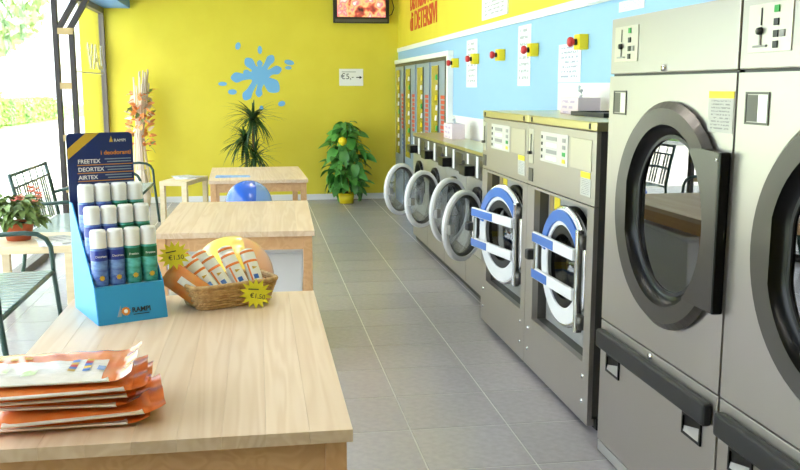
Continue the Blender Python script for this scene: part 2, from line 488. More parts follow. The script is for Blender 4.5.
def tree(loc, h, rad, label, seed):
    t = thing('tree', label, 'tree', loc)
    obj('trunk', MB().tube([(0, 0, 0), (.05, 0, h * .4), (-.05, .1, h * .75), (.1, .1, h)], [.16, .13, .1, .05], 10), 'bark', t)
    for k, d in enumerate(((1.3, .4, .2), (-1.1, .6, .4), (.3, -1.2, .5), (.2, 1.2, .7))):
        obj('branch', MB().tube([(0, 0, h * .45), (d[0] * .5, d[1] * .5, h * .6), (d[0], d[1], h * (.7 + d[2] * .2))], [.07, .05, .03], 6), 'bark', t)
    o = obj('foliage', leaf_cloud((0, 0, h * .88), rad, 5200, .17, seed), 'tree', t); o['kind'] = 'stuff'


tree((-7.6, 23.0, -.034), 4.1, (2.75, 2.8, 1.7), 'leafy street tree with slim trunk outside the window', 11)
tree((-13.5, 44, -.034), 5.5, (3.2, 4, 2.6), 'far broad tree beyond the low hedge outside', 12)
tree((-9, 12, -.034), 4.6, (2.4, 2.6, 1.8), 'street tree outside beside the benches', 13)

# ================================================================== lattice column by the window
t = thing('steel_column', 'black lattice column of two posts and tan plates beside the window', 'column', (-1.64, 8.4, 0))
for s in (-1, 1):
    obj('post', MB().box(s * .066 - .022, s * .066 + .022, -.03, .03, 0, 2.399 if s < 0 else 1.93), 'colblack', t, bevel=.004)
for z in (.09, .55, 1.005, 1.46):
    obj('tie_plate', MB().box(-.05, .05, -.034, .034, z - .028, z + .028), 'tan', t, bevel=.003)
for x0_, z0_ in ((-.05, 1.93), (.055, 1.95)):
    a = Vector((x0_, 0, z0_)); b = Vector((x0_ + (2.39 - z0_) * .60, 0, 2.39)); d = Vector((.022, 0, -.008))
    e = Vector((0, .025, 0))
    obj('brace', MB().hexa([a - d - e, a + d - e, a + d + e, a - d + e], [b - d - e, b + d - e, b + d + e, b - d + e]), 'colblack', t)
obj('gusset', MB().box(-.045, .085, -.036, .036, 1.90, 1.955), 'tan', t, bevel=.003)
obj('head_plate', MB().box(.12, .36, -.04, .04, 2.32, 2.398), 'tan', t, bevel=.003)


# ================================================================== DRYERS
def make_dryer(loc, label):
    t = thing('tumble_dryer', label, 'dryer', loc, 0, 'large tumble dryers')
    W = .462; DY = -.072; DZC = 1.033
    mb = MB(); mb.box(.03, .495, -W, -W + .012, .02, 1.70); mb.box(.03, .495, W - .012, W, .02, 1.70)
    mb.box(.03, .495, -W + .012, W - .012, 1.688, 1.70); mb.box(.47, .495, -W + .012, W - .012, .02, 1.688); mb.box(.03, .47, -W + .012, W - .012, .02, .05)
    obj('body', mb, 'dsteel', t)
    obj('base', MB().box(.05, .45, -W + .03, W - .03, 0, .02), 'blackp', t)
    tp = obj('top_panel', MB().box(0, .03, -W + .002, W - .002, 1.497, 1.698), 'steel', t, bevel=.004)
    obj('front_panel', plate_hole(-W + .002, W - .002, .556, 1.489, DY, DZC, .30, 0, .03), 'steel', t)
    # seams
    obj('seam', MB().box(.012, .03, -W + .01, W - .01, 1.489, 1.497), 'blackp', t)
    dr = obj('lint_drawer', MB().box(0, .03, -W + .002, W - .002, .06, .55), 'steel', t, bevel=.003)
    obj('kick_plate', MB().box(.002, .03, -W + .002, W - .002, .012, .054), 'steel2', t, bevel=.003)
    obj('handle_bar', MB().box(-.032, 0, -.437, .437, .448, .520), 'bar', dr, bevel=.012, seg=3, label='dark grey pull bar')
    for y0, y1 in ((.262, .388), (-.378, -.254)):
        fr = MB().annulus([(y0, .362), (y1, .362), (y1, .432), (y0, .432)], [(y0 + .009, .371), (y1 - .009, .371), (y1 - .009, .423), (y0 + .009, .423)], -.006, .001)
        f = obj('pull_recess', fr, 'black', dr)
        obj('recess_slope', MB().hexa([(-.0045, y0 + .009, .371), (-.0045, y1 - .009, .371), (.0, y1 - .009, .371), (.0, y0 + .009, .371)],
                                      [(-.001, y0 + .009, .414), (-.001, y1 - .009, .388), (.0, y1 - .009, .388), (.0, y0 + .009, .414)]), 'steel2', dr)
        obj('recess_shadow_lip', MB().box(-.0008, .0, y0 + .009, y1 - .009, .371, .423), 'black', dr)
    for z, par in ((.536, t), (1.512, tp)):
        obj('lock', MB().lathe([(0, -.008), (.011, -.008), (.011, 0)], 16, (0, 0, z), 'X'), 'chrome', par)
    # control plate
    cp = obj('control_plate', MB().box(-.003, .001, .215, .42, 1.54, 1.665), 'faint', tp, bevel=.001)
    obj('coin_slide', MB().box(-.007, -.003, .353, .361, 1.555, 1.60), 'greyp', tp, bevel=.002)
    obj('coin_slot', MB().box(-.005, -.003, .354, .358, 1.61, 1.655), 'ink', tp)
    obj('slide_foot', MB().box(-.007, -.003, .325, .39, 1.553, 1.559), 'greyp', tp)
    obj('coin_knob', MB().lathe([(0, -.014), (.009, -.014), (.011, -.003)], 14, (0, .357, 1.595), 'X'), 'blackp', tp)
    for y, z, mm in ((.285, 1.648, 'green'), (.285, 1.615, 'blackp'), (.285, 1.585, 'blackp'), (.255, 1.585, 'greyp'), (.285, 1.558, 'blackp')):
        obj('button', MB().box(-.006, -.002, y - .011, y + .011, z - .009, z + .009), mm, tp, bevel=.001)
    # coin return
    obj('coin_return', MB().annulus([(.298, 1.35), (.415, 1.35), (.415, 1.437), (.298, 1.437)], [(.304, 1.356), (.409, 1.356), (.409, 1.431), (.304, 1.431)], -.003, .001), 'char', t)
    obj('coin_cup', MB().box(-.002, .001, .306, .407, 1.358, 1.429), 'dsteel', t)
    obj('coin_cup_lit_wall', MB().hexa([(-.0024, .306, 1.358), (-.0024, .35, 1.358), (-.001, .35, 1.358), (-.001, .306, 1.358)], [(-.0024, .306, 1.429), (-.0024, .35, 1.429), (-.001, .35, 1.429), (-.001, .306, 1.429)]), 'steel2', t)  # flat paler plate, paints the lit inner wall of the cup
    # label
    lb = obj('warning_label', MB().box(-.002, .001, -.455, -.312, 1.32, 1.418), 'printg', t)
    obj('label_head', MB().box(-.0022, .001, -.455, -.312, 1.418, 1.438), 'yel', lb)
    # drum
    mb = MB().lathe([(.30, .03), (.29, .06), (.29, .42), (.0, .43)], 40, (0, DY, DZC), 'X')
    obj('drum', mb, 'drum', t)
    # door: ring with straight inner sides, black gasket, glass, handle plate
    n = 64; angs = [2 * PI * i / n for i in range(n)]
    outer = [(DY + .39 * math.cos(a), DZC + .372 * math.sin(a)) for a in angs]

    def inn(r, cl):
        out = []
        for a in angs:
            y = r * math.cos(a); z = r * math.sin(a)
            out.append((DY + max(-cl, min(cl, y)), DZC + z))
        return out
    inner = inn(.298, .285); inner2 = inn(.264, .25)
    ring = MB()
    out2 = [(DY + .369 * math.cos(a), DZC + .35 * math.sin(a)) for a in angs]
    vs = [(-.012, u, v) for u, v in outer] + [(-.03, u, v) for u, v in out2] + [(-.025, u, v) for u, v in inner] + [(-.004, u, v) for u, v in inner]
    fs = []
    for k in range(3):
        for i in range(n):
            j = (i + 1) % n; fs.append((k * n + i, k * n + j, (k + 1) * n + j, (k + 1) * n + i))
    ring.add(vs, fs, False)
    dr_ = obj('door', ring, 'char', t, label='round dark metal dryer door')
    obj('door_seal', MB().annulus(circ(DY, DZC, .37, angs), circ(DY, DZC, .31, angs), -.012, -.002), 'black', dr_)
    g = MB()
    vs = [(-.025, u, v) for u, v in inner] + [(.004, DY + (u - DY) * .97, DZC + (v - DZC) * .97) for u, v in inner] + [(.012, u, v) for u, v in inner2] + [(.016, DY + (u - DY) * .93, DZC + (v - DZC) * .93) for u, v in inner2]
    fs = []
    for k in range(3):
        for i in range(n):
            j = (i + 1) % n; fs.append((k * n + i, k * n + j, (k + 1) * n + j, (k + 1) * n + i))
    g.add(vs, fs, True)
    obj('gasket', g, 'black', dr_)
    obj('glass', MB().prism([(DY + (u - DY) * .99, DZC + (v - DZC) * .99) for u, v in inner2], .012, .016), 'dglass', dr_)
    obj('glass_rim', MB().annulus(inner2, [(DY + (u - DY) * .955, DZC + (v - DZC) * .955) for u, v in inner2], .006, .012), 'bar', dr_)
    # handle plate on the hinge-free side
    arc = [(DY - .297 * math.cos(a), DZC + .30 * math.sin(a)) for a in [R(50 - i * 100 / 16) for i in range(17)]]
    hp = MB().prism([(-.447, 1.266), (-.335, 1.272)] + arc + [(-.30, .80), (-.447, .80)], -.034, -.008)
    h = obj('handle_plate', hp, 'char', dr_)
    obj('handle_grip', MB().box(-.035, -.002, -.461, -.446, .798, 1.268), 'black', dr_, bevel=.006)
    obj('grip_screw', MB().lathe([(0, -.038), (.005, -.038), (.005, -.034)], 10, (0, -.44, 1.245), 'X'), 'chrome', dr_)
    return t


make_dryer((1.32, 2.836, 0), 'steel tumble dryer beside the gap to the blue-doored washers')
make_dryer((1.32, 1.904, 0), 'steel tumble dryer on the far side of the first dryer from the washers')


# ================================================================== BIG WASHERS
def make_washer(loc, label, swing):
    t = thing('large_washer', label, 'washing machine', loc, 0, 'large washers with blue doors')
    W = .466; D = .465
    mb = MB(); mb.box(.02, D, -W, -W + .012, .06, 1.272); mb.box(.02, D, W - .012, W, .06, 1.272); mb.box(D - .012, D, -W, W, .06, 1.272); mb.box(.02, D, -W, W, .06, .072)
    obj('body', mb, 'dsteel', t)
    obj('plinth', MB().box(.05, D, -W + .02, W - .02, 0, .06), 'blackp', t)
    obj('top_cap', MB().box(-.002, D, -W, W, 1.272, 1.311), 'gold', t, bevel=.006)
    tp = obj('control_panel', MB().box(0, .03, -W + .001, W - .001, .966, 1.270), 'steel', t, bevel=.003)
    oy0, oy1, oz0, oz1 = -.39, .345, .29, .950
    obj('front_frame', MB().annulus([(-W + .001, .03), (W - .001, .03), (W - .001, .963), (-W + .001, .963)], [(oy0, oz0), (oy1, oz0), (oy1, oz1), (oy0, oz1)], 0, .03), 'steel', t)
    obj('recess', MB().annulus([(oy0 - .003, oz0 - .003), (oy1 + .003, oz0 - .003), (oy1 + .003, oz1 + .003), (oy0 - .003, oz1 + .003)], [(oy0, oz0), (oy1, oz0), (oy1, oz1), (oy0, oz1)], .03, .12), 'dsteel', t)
    rp = obj('recess_plate', plate_hole(oy0, oy1, oz0, oz1, -.06, .66, .235, .075, .085), 'greyp', t)
    obj('sticker', MB().box(.072, .075, .17, .25, .865, .93), 'yel', rp)
    obj('sticker', MB().box(.072, .075, .27, .32, .85, .93), 'tan', rp)
    obj('drum', MB().lathe([(.235, .085), (.23, .11), (.25, .12), (.25, .42), (0, .43)], 36, (0, -.06, .66), 'X'), 'drum', t)
    obj('drum_gasket', MB().lathe([(.255, .074), (.255, .055), (.225, .055), (.22, .11)], 36, (0, -.06, .66), 'X'), 'black', t)
    # bolts
    for y, z in ((-.40, .12), (.40, .12), (-.40, .23), (.40, .23)):
        obj('bolt', MB().lathe([(0, -.006), (.009, -.006), (.009, 0)], 10, (0, y, z), 'X'), 'chrome', t)
    # control plates
    k = obj('keypad', MB().box(-.003, .001, -.13, .256, 1.10, 1.24), 'pale', tp, bevel=.001)
    for i in range(4):
        obj('key', MB().box(-.005, -.002, .225, .243, 1.115 + i * .031, 1.13 + i * .031), 'ink', tp)
        obj('key', MB().box(-.005, -.002, -.10, -.06, 1.112 + i * .031, 1.13 + i * .031), 'green' if i == 1 else ('yel' if i == 0 else 'greyp'), tp)
        obj('key_column', MB().box(-.0045, -.002, .02, .17, 1.112 + i * .031, 1.13 + i * .031), 'greyp' if i % 2 else 'paper', tp)
    obj('coin_panel', MB().box(-.003, .001, .375, .445, 1.075, 1.245), 'steel2', tp, bevel=.001)
    obj('coin_slot', MB().box(-.006, -.002, .405, .411, 1.13, 1.22), 'ink', tp)
    obj('coin_slide', MB().box(-.02, -.002, .395, .421, 1.12, 1.135), 'dsteel', tp)
    obj('coin_return', MB().box(-.004, .001, .375, .44, .985, 1.05), 'dsteel', tp, bevel=.001)
    obj('side_plate', MB().box(-.003, .001, -.42, -.17, 1.105, 1.235), 'faint', tp, bevel=.001)
    lb = obj('warning_label', MB().box(-.002, .001, -.42, -.30, 1.0, 1.075), 'printg', tp)
    obj('label_head', MB().box(-.0022, .001, -.41, -.30, 1.075, 1.10), 'yel', lb)
    obj('cap_badge', MB().box(-.005, -.002, -.40, -.385, 1.28, 1.303), 'ink', t)
    obj('cap_badge', MB().box(-.005, -.002, .40, .415, 1.28, 1.303), 'ink', t)
    # door: local origin at hinge; +Y towards free edge
    n = 56; angs = [2 * PI * i / n for i in range(n)]
    cy, cz, ro, ri = .262, 0., .262, .188
    outer = [(max(cy - .225, u), v) for u, v in circ(cy, cz, ro, angs)]
    d = obj('door', MB().annulus(outer, circ(cy, cz, ri, angs), -.03, .012, smooth=True), 'whitep', t, (.035, -.36, .648), (0, 0, swing), bevel=.006, label='blue and white round washer door')
    ua = [R(12 + i * 156 / 30) for i in range(31)]
    poly = [(max(cy - .225, cy + (ro - .004) * math.cos(a)), (ro - .004) * math.sin(a)) for a in ua] + [(cy + (ri + .02) * math.cos(a), (ri + .02) * math.sin(a)) for a in reversed(ua)]
    arc = MB(); m_ = len(ua)
    o1 = poly[:m_]; i1 = list(reversed(poly[m_:]))
    for x in (-.038, -.029): arc.v += [(x, u, v) for u, v in o1] + [(x, u, v) for u, v in i1]
    for i in range(m_ - 1):
        arc.f += [(i, i + 1, m_ + i + 1, m_ + i), (2 * m_ + i, 3 * m_ + i, 3 * m_ + i + 1, 2 * m_ + i + 1), (i, 2 * m_ + i, 2 * m_ + i + 1, i + 1), (m_ + i, m_ + i + 1, 3 * m_ + i + 1, 3 * m_ + i)]
    obj('blue_arc', arc, 'bluep', d)
    obj('chrome_edge', MB().tube([(-.012, u, v) for u, v in [(max(cy - .232, p), q) for p, q in circ(cy, cz, ro + .004, angs)]], .012, 6, closed=True), 'chrome', d)
    obj('door_gasket', MB().annulus(circ(cy, cz, ri, angs), circ(cy, cz, ri - .04, angs), -.022, .03), 'black', d)
    obj('glass', MB().lathe([(ri - .04, -.005), (.13, .03), (.10, .085), (.05, .105), (0.001, .11)], 36, (0, cy, cz), 'X'), 'wglass', d)
    obj('hinge_bar', MB().box(-.05, -.012, .035, .067, -.25, .20), 'chrome', d, bevel=.008)
    for z in (.088, -.088):
        b = obj('door_bar', MB().box(-.058, -.038, .07, .575, z - .026, z + .026), 'whitep', d, bevel=.006)
        obj('bar_stripe', MB().box(-.061, -.057, .30 if z > 0 else .37, .571, z - .021, z + .021), 'bluep', d, bevel=.001)
    obj('latch', MB().box(-.085, -.03, .56, .61, -.025, .025), 'bar', d, bevel=.01)
    obj('latch_arm', MB().box(-.06, -.04, .535, .562, -.075, .075), 'chrome', d, bevel=.006)
    for z in (.15, -.2):
        obj('hinge', MB().tube([(-.03, .02, z - .03), (-.03, .02, z + .03)], .016, 10), 'dsteel', d)
        obj('hinge_arm', MB().box(-.04, -.02, .02, .08, z - .018, z + .018), 'dsteel', d)
    return t


make_washer((1.35, 4.893, 0), 'large steel washer with its blue and white door swung open', R(11))
make_washer((1.35, 3.957, 0), 'large steel washer with its blue and white door barely ajar beside the dryers', R(2.5))


# ================================================================== SMALL WASHERS
def make_small(loc, label, dc):
    """dc = world position of the open door centre"""
    t = thing('small_washer', label, 'washing machine', loc, 0, 'small washers with round glass doors standing open')
    W = .372; D = .285; pz = .58
    mb = MB(); mb.box(.02, D, -W, -W + .01, .05, .995); mb.box(.02, D, W - .01, W, .05, .995); mb.box(D - .01, D, -W, W, .05, .995); mb.box(.02, D, -W, W, .05, .06)
    obj('body', mb, 'steel2', t)
    obj('plinth', MB().box(.03, D, -W, W, 0, .05), 'blackp', t)
    obj('top_cap', MB().box(-.004, D, -W, W, .995, 1.02), 'gold', t, bevel=.004)
    obj('front_panel', plate_hole(-W + .002, W - .002, .30, .83, 0, pz, .19, 0, .02), 'steel2', t)
    obj('kick_panel', MB().box(0, .02, -W + .002, W - .002, .05, .296), 'steel', t, bevel=.002)
    cp = obj('control_panel', MB().box(-.002, .02, -W + .002, W - .002, .834, .993), 'dsteel', t, bevel=.002)
    obj('coin_box', MB().box(-.075, -.002, .12, .30, .845, .915), 'black', cp, bevel=.006)
    obj('white_strip', MB().box(-.006, -.001, .02, .075, .84, .985), 'paper', cp)
    obj('white_strip', MB().box(-.006, -.001, .30, .35, .885, .985), 'paper', cp)
    obj('display', MB().box(-.006, -.001, -.24, -.04, .87, .97), 'char', cp, bevel=.002)
    obj('knob', MB().lathe([(0, -.02), (.018, -.02), (.02, 0)], 14, (0, -.30, .91), 'X'), 'blackp', cp)
    obj('port_gasket', MB().lathe([(.205, 0), (.205, -.02), (.185, -.022), (.165, .03)], 32, (0, 0, pz), 'X'), 'black', t)
    obj('drum', MB().lathe([(.19, .02), (.2, .05), (.2, .30), (0, .31)], 32, (0, 0, pz), 'X'), 'drum', t)
    # door in world-facing local frame: build in YZ plane, origin = door centre
    c = Vector(dc) - Vector(loc)
    n = 48; angs = [2 * PI * i / n for i in range(n)]
    rz = R(134)
    d = obj('door', MB().lathe([(.195, -.012), (.198, -.022), (.217, -.022), (.2275, -.012), (.2275, .008), (.217, .014), (.198, .008), (.195, -.012)], 48, (0, 0, 0), 'X', False), 'whitep', t, c, (0, 0, rz), label='round chrome porthole door')
    obj('inner_ring', MB().lathe([(.196, -.014), (.196, .004), (.18, .02), (.176, -.006), (.196, -.014)], 48, (0, 0, 0), 'X'), 'dsteel', d)
    obj('glass', MB().lathe([(.186, -.008), (.165, .03), (.13, .075), (.09, .095), (.0005, .10)], 40, (0, 0, 0), 'X'), 'wglass', d)
    obj('glass_front', MB().lathe([(.0005, -.013), (.188, -.011), (.188, -.008), (.0005, -.010)], 40, (0, 0, 0), 'X'), 'wglass', d)
    obj('catch', MB().box(-.05, -.02, .165, .215, -.03, .03), 'greyp', d, bevel=.006)
    # hinge arm
    inv = Matrix.Rotation(rz, 3, 'Z').inverted()
    hp = inv @ (Vector((-.01, -.245, pz)) - c)
    obj('hinge', MB().tube([(hp.x, hp.y, -.05), (hp.x, hp.y, .05)], .014, 10), 'dsteel', d)
    ht = Vector((.0, -.21, 0)) if hp.y < 0 else Vector((0, .21, 0))
    obj('hinge_arm', MB().tube([(hp.x, hp.y, 0), ((hp.x + ht.x) / 2, (hp.y + ht.y) / 2, 0), ht], .018, 8), 'dsteel', d)
    return t


sy = [8.17, 7.42, 6.67, 5.92]
dcs = [(1.235, 7.84, .563), (1.28, 7.025, .572), (1.30, 6.10, .605), (1.275, 5.55, .582)]
sl = ['small steel washer with its glass door open, standing next to the vending cabinets',
      'small steel washer second from the vending cabinets, glass door open',
      'small steel washer third from the vending cabinets, glass door open',
      'small steel washer against the large blue-doored washers, glass door open']
for y, dc, l in zip(sy, dcs, sl): make_small((1.47, y, 0), l, dc)

# ================================================================== VENDING CABINETS in the wall
vy = [11.68, 10.93, 10.13, 9.29, 8.47]
names = ['vending cabinet touching the back wall corner', 'second vending cabinet from the back wall corner', 'third vending cabinet from the back wall corner', 'vending cabinet nearest the washers, beside the blue wall']
for k in range(4):
    y0, y1 = vy[k + 1] + .004, vy[k] - .004; c = (y0 + y1) / 2; h = (y1 - y0) / 2
    t = thing('vending_cabinet', 'tall blue-grey detergent ' + names[k], 'vending machine', (1.775, c, 0), 0, 'detergent vending cabinets')
    obj('body', MB().box(0, .043, -h, h, 0, 1.70), 'vgrey', t, bevel=.004)
    obj('head', MB().box(-.004, .043, -h, h, 1.701, 1.735), 'dsteel', t, bevel=.002)
    obj('window', MB().box(-.004, .0, -.02, h - .07, .62, 1.66), 'vglass', t)
    obj('shelf_column', MB().box(-.009, -.004, -.05, -.02, .62, 1.66), 'dsteel', t)
    bn = obj('banner', MB().box(-.006, 0, -h + .06, -.09, .55, 1.66), 'vgrey', t)
    for q in range(9):
        w_ = .14 + .03 * ((q * 7) % 3)
        obj('banner_mark', MB().box(-.008, -.006, -.26 - w_ / 2, -.26 + w_ / 2, .95 + q * .048, .985 + q * .048), 'redtxt', bn)
    for q in range(4):
        obj('banner_mark', MB().box(-.008, -.006, -.30, -.21, .70 + q * .05, .735 + q * .05), 'bluep', bn)
    obj('side_edge', MB().box(-.012, .0, -h, -h + .035, .0, 1.70), 'dsteel' if k in (0, 3) else 'vgrey', t)
    for q in range(9):
        pk = obj('detergent_pack', MB().hexa([(-.012, -.0345, 0), (.0, -.035, 0), (.0, .035, 0), (-.012, .035, 0)], [(-.008, -.03, .05), (.0, -.03, .05), (.0, .03, .05), (-.008, .03, .05)]),
                 ['paper', 'yel', 'green', 'paper', 'paper'][(q * 3 + k) % 5], None, (1.770, c + .02 + .03 * ((q + k) % 2), .72 + q * .10))
        tag(pk, 'tiny %s detergent pack racked in the %s' % (['white', 'yellow', 'green', 'white', 'white'][(q * 3 + k) % 5], names[k]), 'detergent pack', 'packs racked in the vending cabinets')
struct('trim_3', MB().box(WX - .055, WX, 8.38, 11.70, 1.738, 1.785), 'white', bevel=.003)
struct('trim_5', MB().box(WX - .062, WX, 5.55, 8.38, .3, 1.0), 'white')
struct('trim_4', MB().box(WX - .055, WX, 8.385, 8.455, .0, 1.737), 'white', bevel=.003)

# ================================================================== things on the right wall
for k, (y, z, l) in enumerate([(8.19, 1.665, 'yellow emergency stop box next to the vending cabinets'), (7.43, 1.679, 'yellow emergency stop box at the shorter strip notice'),
                               (6.63, 1.684, 'yellow emergency stop box alone between the two strip notices'), (5.82, 1.689, 'yellow emergency stop box at the longer strip notice'),
                               (4.92, 1.697, 'yellow emergency stop box overlapping the white letter-size notice')]):
    t = thing('emergency_button', l, 'emergency button', (WX - .001, y, z), 0, 'red mushroom buttons along the blue wall')
    obj('housing', MB().box(-.055, 0, -.045, .045, -.042, .042), 'yel', t, bevel=.006)
    obj('collar', MB().lathe([(.016, -.07), (.018, -.055)], 16, axis='X'), 'blackp', t)
    obj('push_cap', MB().lathe([(.0005, -.105), (.022, -.103), (.028, -.093), (.026, -.08), (.016, -.07), (.0005, -.069)], 20, axis='X'), 'red', t)


def notice(name, y0, y1, z0, z1, m, label, cat='notice', thick=.003):
    o = obj(name, MB().box(-thick, 0, -(y1 - y0) / 2, (y1 - y0) / 2, 0, z1 - z0), m, None, (WX - .001, (y0 + y1) / 2, z0))
    return tag(o, label, cat)


notice('strip_notice', 7.45, 7.83, 1.447, 1.845, 'print', 'short white printed strip notice on the blue wall near the vending cabinets')
notice('strip_notice', 5.95, 6.245, 1.457, 1.866, 'print', 'tall white printed strip notice on the blue wall above the large washers')
notice('letter_notice', 4.985, 5.37, 1.477, 1.70, 'printb', 'white letter-size notice with blue print beside an emergency button')
notice('wall_notice', 6.52, 7.27, 1.975, 2.24, 'print', 'framed white notice on the yellow wall above the white strip', thick=.012)
notice('dryer_notice', 4.15, 4.455, 1.82, 1.87, 'printb', 'small white notice strip on the blue wall over the dryer top')
notice('price_board', 4.05, 4.85, 1.895, 2.16, 'printb', 'white price board on the blue wall high above the dryer', thick=.02).location.x = WX - .016
for words, z in ((('DISTRIBUTORI',), 2.335), (('di', 'DETERSIVI'), 2.10)):
    t = thing('wall_lettering', 'red painted words %s on the yellow wall above the vending cabinets' % ' '.join(words), 'lettering', (WX - .004, 10.80, z))
    ms = [text_mesh(w_, 1.0, 'redtxt', .003, .012) for w_ in words]
    ws = [max(v.co.x for v in m_.vertices) for m_ in ms]; k_ = 1.62 / (sum(ws) + .3 * (len(ws) - 1)); x_ = 0
    for m_, w_ in zip(ms, ws):
        link('painted_word', m_, t, (0, -x_, 0), (R(90), 0, R(-90)), (k_, .30, 1)); x_ += (w_ + .3) * k_


def tissue_box(loc, dims, label):
    t = thing('tissue_box', label, 'tissue box', loc)
    dx, dy, dz = dims
    obj('carton', MB().box(-dx / 2, dx / 2, -dy / 2, dy / 2, 0, dz), 'tissue', t, bevel=.003)
    mb = MB(); pts = []
    for i in range(7):
        for j in range(5):
            u = i / 6 - .5; v = j / 4
            pts.append((u * .05 * (1 - .2 * v) + .012 * math.sin(j * 2 + i), u * .10 * (1 + .5 * v) + .01 * math.sin(i * 2.1), dz - .003 + v * (.05 + .02 * math.sin(i * 1.7)) + .008 * math.cos(i * 3)))
    mb.add(pts, [(i * 5 + j, (i + 1) * 5 + j, (i + 1) * 5 + j + 1, i * 5 + j + 1) for i in range(6) for j in range(4)], True)
    obj('tissue', mb, 'paper', t)


tissue_box((1.665, 4.56, 1.3115), (.12, .27, .085), 'pinkish tissue box on top of the large washers')
tissue_box((1.65, 7.55, 1.0205), (.11, .34, .125), 'pinkish tissue box on top of the small washers')
tr = MB().box(-.12, .12, -.22, .22, 0, .012); tr.box(-.12, -.112, -.22, .22, .012, .02); tr.box(.112, .12, -.22, .22, .012, .02); tr.box(-.112, .112, -.22, -.212, .012, .02); tr.box(-.112, .112, .212, .22, .012, .02)
tag(obj('tray', tr, 'blackp', None, (1.68, 4.18, 1.3115)), 'flat black tray on top of the large washer beside the dryers', 'tray')

# ================================================================== back wall things
# splash decal
def blob(pts, n=8):
    """closed smooth curve through control points (Catmull-Rom)"""
    out = []; m_ = len(pts)
    for i in range(m_):
        p0, p1, p2, p3 = [Vector(pts[(i + k) % m_]) for k in (-1, 0, 1, 2)]
        for s in range(n):
            u = s / n
            q = .5 * ((2 * p1) + (p2 - p0) * u + (2 * p0 - 5 * p1 + 4 * p2 - p3) * u * u + (3 * p1 - p0 - 3 * p2 + p3) * u ** 3)
            out.append((q.x, q.y))
    return out


# control points in a 588x470 sketch grid spanning (210..310, 30..110) of the wall patch
def sp(x, y):
    return (-.545 + x * 1.19 / 588 * 1.045, 2.155 - y * 1.0 / 470)


arms = [((285, 268), (140, 276), 30, 15), ((285, 268), (218, 185), 28, 14), ((285, 268), (283, 190), 17, 9), ((285, 268), (350, 165), 24, 14), ((290, 262), (388, 230), 25, 14),
        ((290, 280), (362, 330), 42, 20), ((280, 280), (274, 372), 20, 12), ((280, 275), (200, 385), 27, 15)]
cen = (283, 262); ctrl = []
ordered = sorted(arms, key=lambda a: math.atan2(a[1][1] - cen[1], a[1][0] - cen[0]))
for i, (b0, tip, rt, rn) in enumerate(ordered):
    a = math.atan2(tip[1] - cen[1], tip[0] - cen[0]); dx, dy = math.cos(a), math.sin(a); L = math.hypot(tip[0] - cen[0], tip[1] - cen[1])
    an = math.atan2(ordered[(i + 1) % len(arms)][1][1] - cen[1], ordered[(i + 1) % len(arms)][1][0] - cen[0])
    if an < a: an += 2 * PI
    nx, ny = -dy, dx
    f = max(L - rt * 1.5, 52)
    rn *= 1.3
    ctrl += [(cen[0] + dx * f - nx * rn, cen[1] + dy * f - ny * rn), (tip[0] - nx * rt, tip[1] - ny * rt), (tip[0] + dx * rt, tip[1] + dy * rt), (tip[0] + nx * rt, tip[1] + ny * rt), (cen[0] + dx * f + nx * rn, cen[1] + dy * f + ny * rn)]
    am = (a + an) / 2; ctrl.append((cen[0] + math.cos(am) * 56, cen[1] + math.sin(am) * 56))
t = thing('wall_splash', 'light blue paint splash decal with drops on the yellow back wall', 'wall decal', (0, YB - .001, 0))
body = MB(); outline = [sp(x, y) for x, y in blob(ctrl, 5)]; cc = sp(*cen)
n = len(outline)
body.prism(outline, -.003, 0, 'XZ')
obj('splash', body, 'splash', t)
for (x, y, a, b, r) in [(158, 93, 15, 22, .3), (286, 115, 13, 24, 0), (458, 187, 30, 15, .2), (452, 218, 20, 11, 0), (62, 313, 26, 12, 0), (118, 360, 26, 16, 0), (408, 430, 22, 16, -.3), (287, 455, 12, 14, 0), (205, 246, 21, 16, .2)]:
    pts = []
    for k in range(18):
        u = 2 * PI * k / 18; px = a * math.cos(u); py = b * math.sin(u)
        pts.append(sp(x + px * math.cos(r) - py * math.sin(r), y + px * math.sin(r) + py * math.cos(r)))
    obj('drop', MB().prism(pts, -.0045 if x == 205 else -.003, 0, 'XZ'), 'splash', t)

# TV
tvm = bpy.data.materials.new('tv_picture'); tvm.use_nodes = True
nt = tvm.node_tree; b = nt.nodes['Principled BSDF']; tc = nt.nodes.new('ShaderNodeTexCoord'); vo = nt.nodes.new('ShaderNodeTexNoise'); cr = nt.nodes.new('ShaderNodeValToRGB')
vo.inputs['Scale'].default_value = 8; vo.inputs['Detail'].default_value = 2; nt.links.new(tc.outputs['Object'], vo.inputs['Vector']); nt.links.new(vo.outputs['Fac'], cr.inputs['Fac'])
els = cr.color_ramp.elements; els[0].position = .3; els[0].color = lin((40, 24, 28)) + (1,); els[1].position = .75; els[1].color = lin((250, 240, 230)) + (1,)
for p, c in ((.42, (150, 60, 50)), (.5, (226, 150, 96)), (.58, (214, 84, 96)), (.66, (236, 190, 170))):
    e = els.new(p); e.color = lin(c) + (1,)
nt.links.new(cr.outputs['Color'], b.inputs['Emission Color']); b.inputs['Emission Strength'].default_value = 1.3; b.inputs['Base Color'].default_value = (0, 0, 0, 1); b.inputs['Roughness'].default_value = .15
t = thing('television', 'black flat television mounted high on the yellow back wall', 'television', (1.335, YB - .06, 2.245))
obj('case', MB().box(-.355, .355, -.06, .0, 0, .50), 'blackp', t, bevel=.012)
obj('screen', MB().box(-.305, .305, -.063, -.055, .075, .46), tvm, t)
obj('speaker_strip', MB().box(-.33, .33, -.064, -.058, .012, .05), 'dsteel', t, bevel=.002)
obj('wall_mount', MB().box(-.12, .12, 0, .058, .15, .35), 'blackp', t)
obj('cable', MB().tube([(.34, .02, .35), (.40, .03, .30), (.43, .045, .2), (.40, .05, .12), (.36, .03, .10)], .006, 6), 'blackp', t)
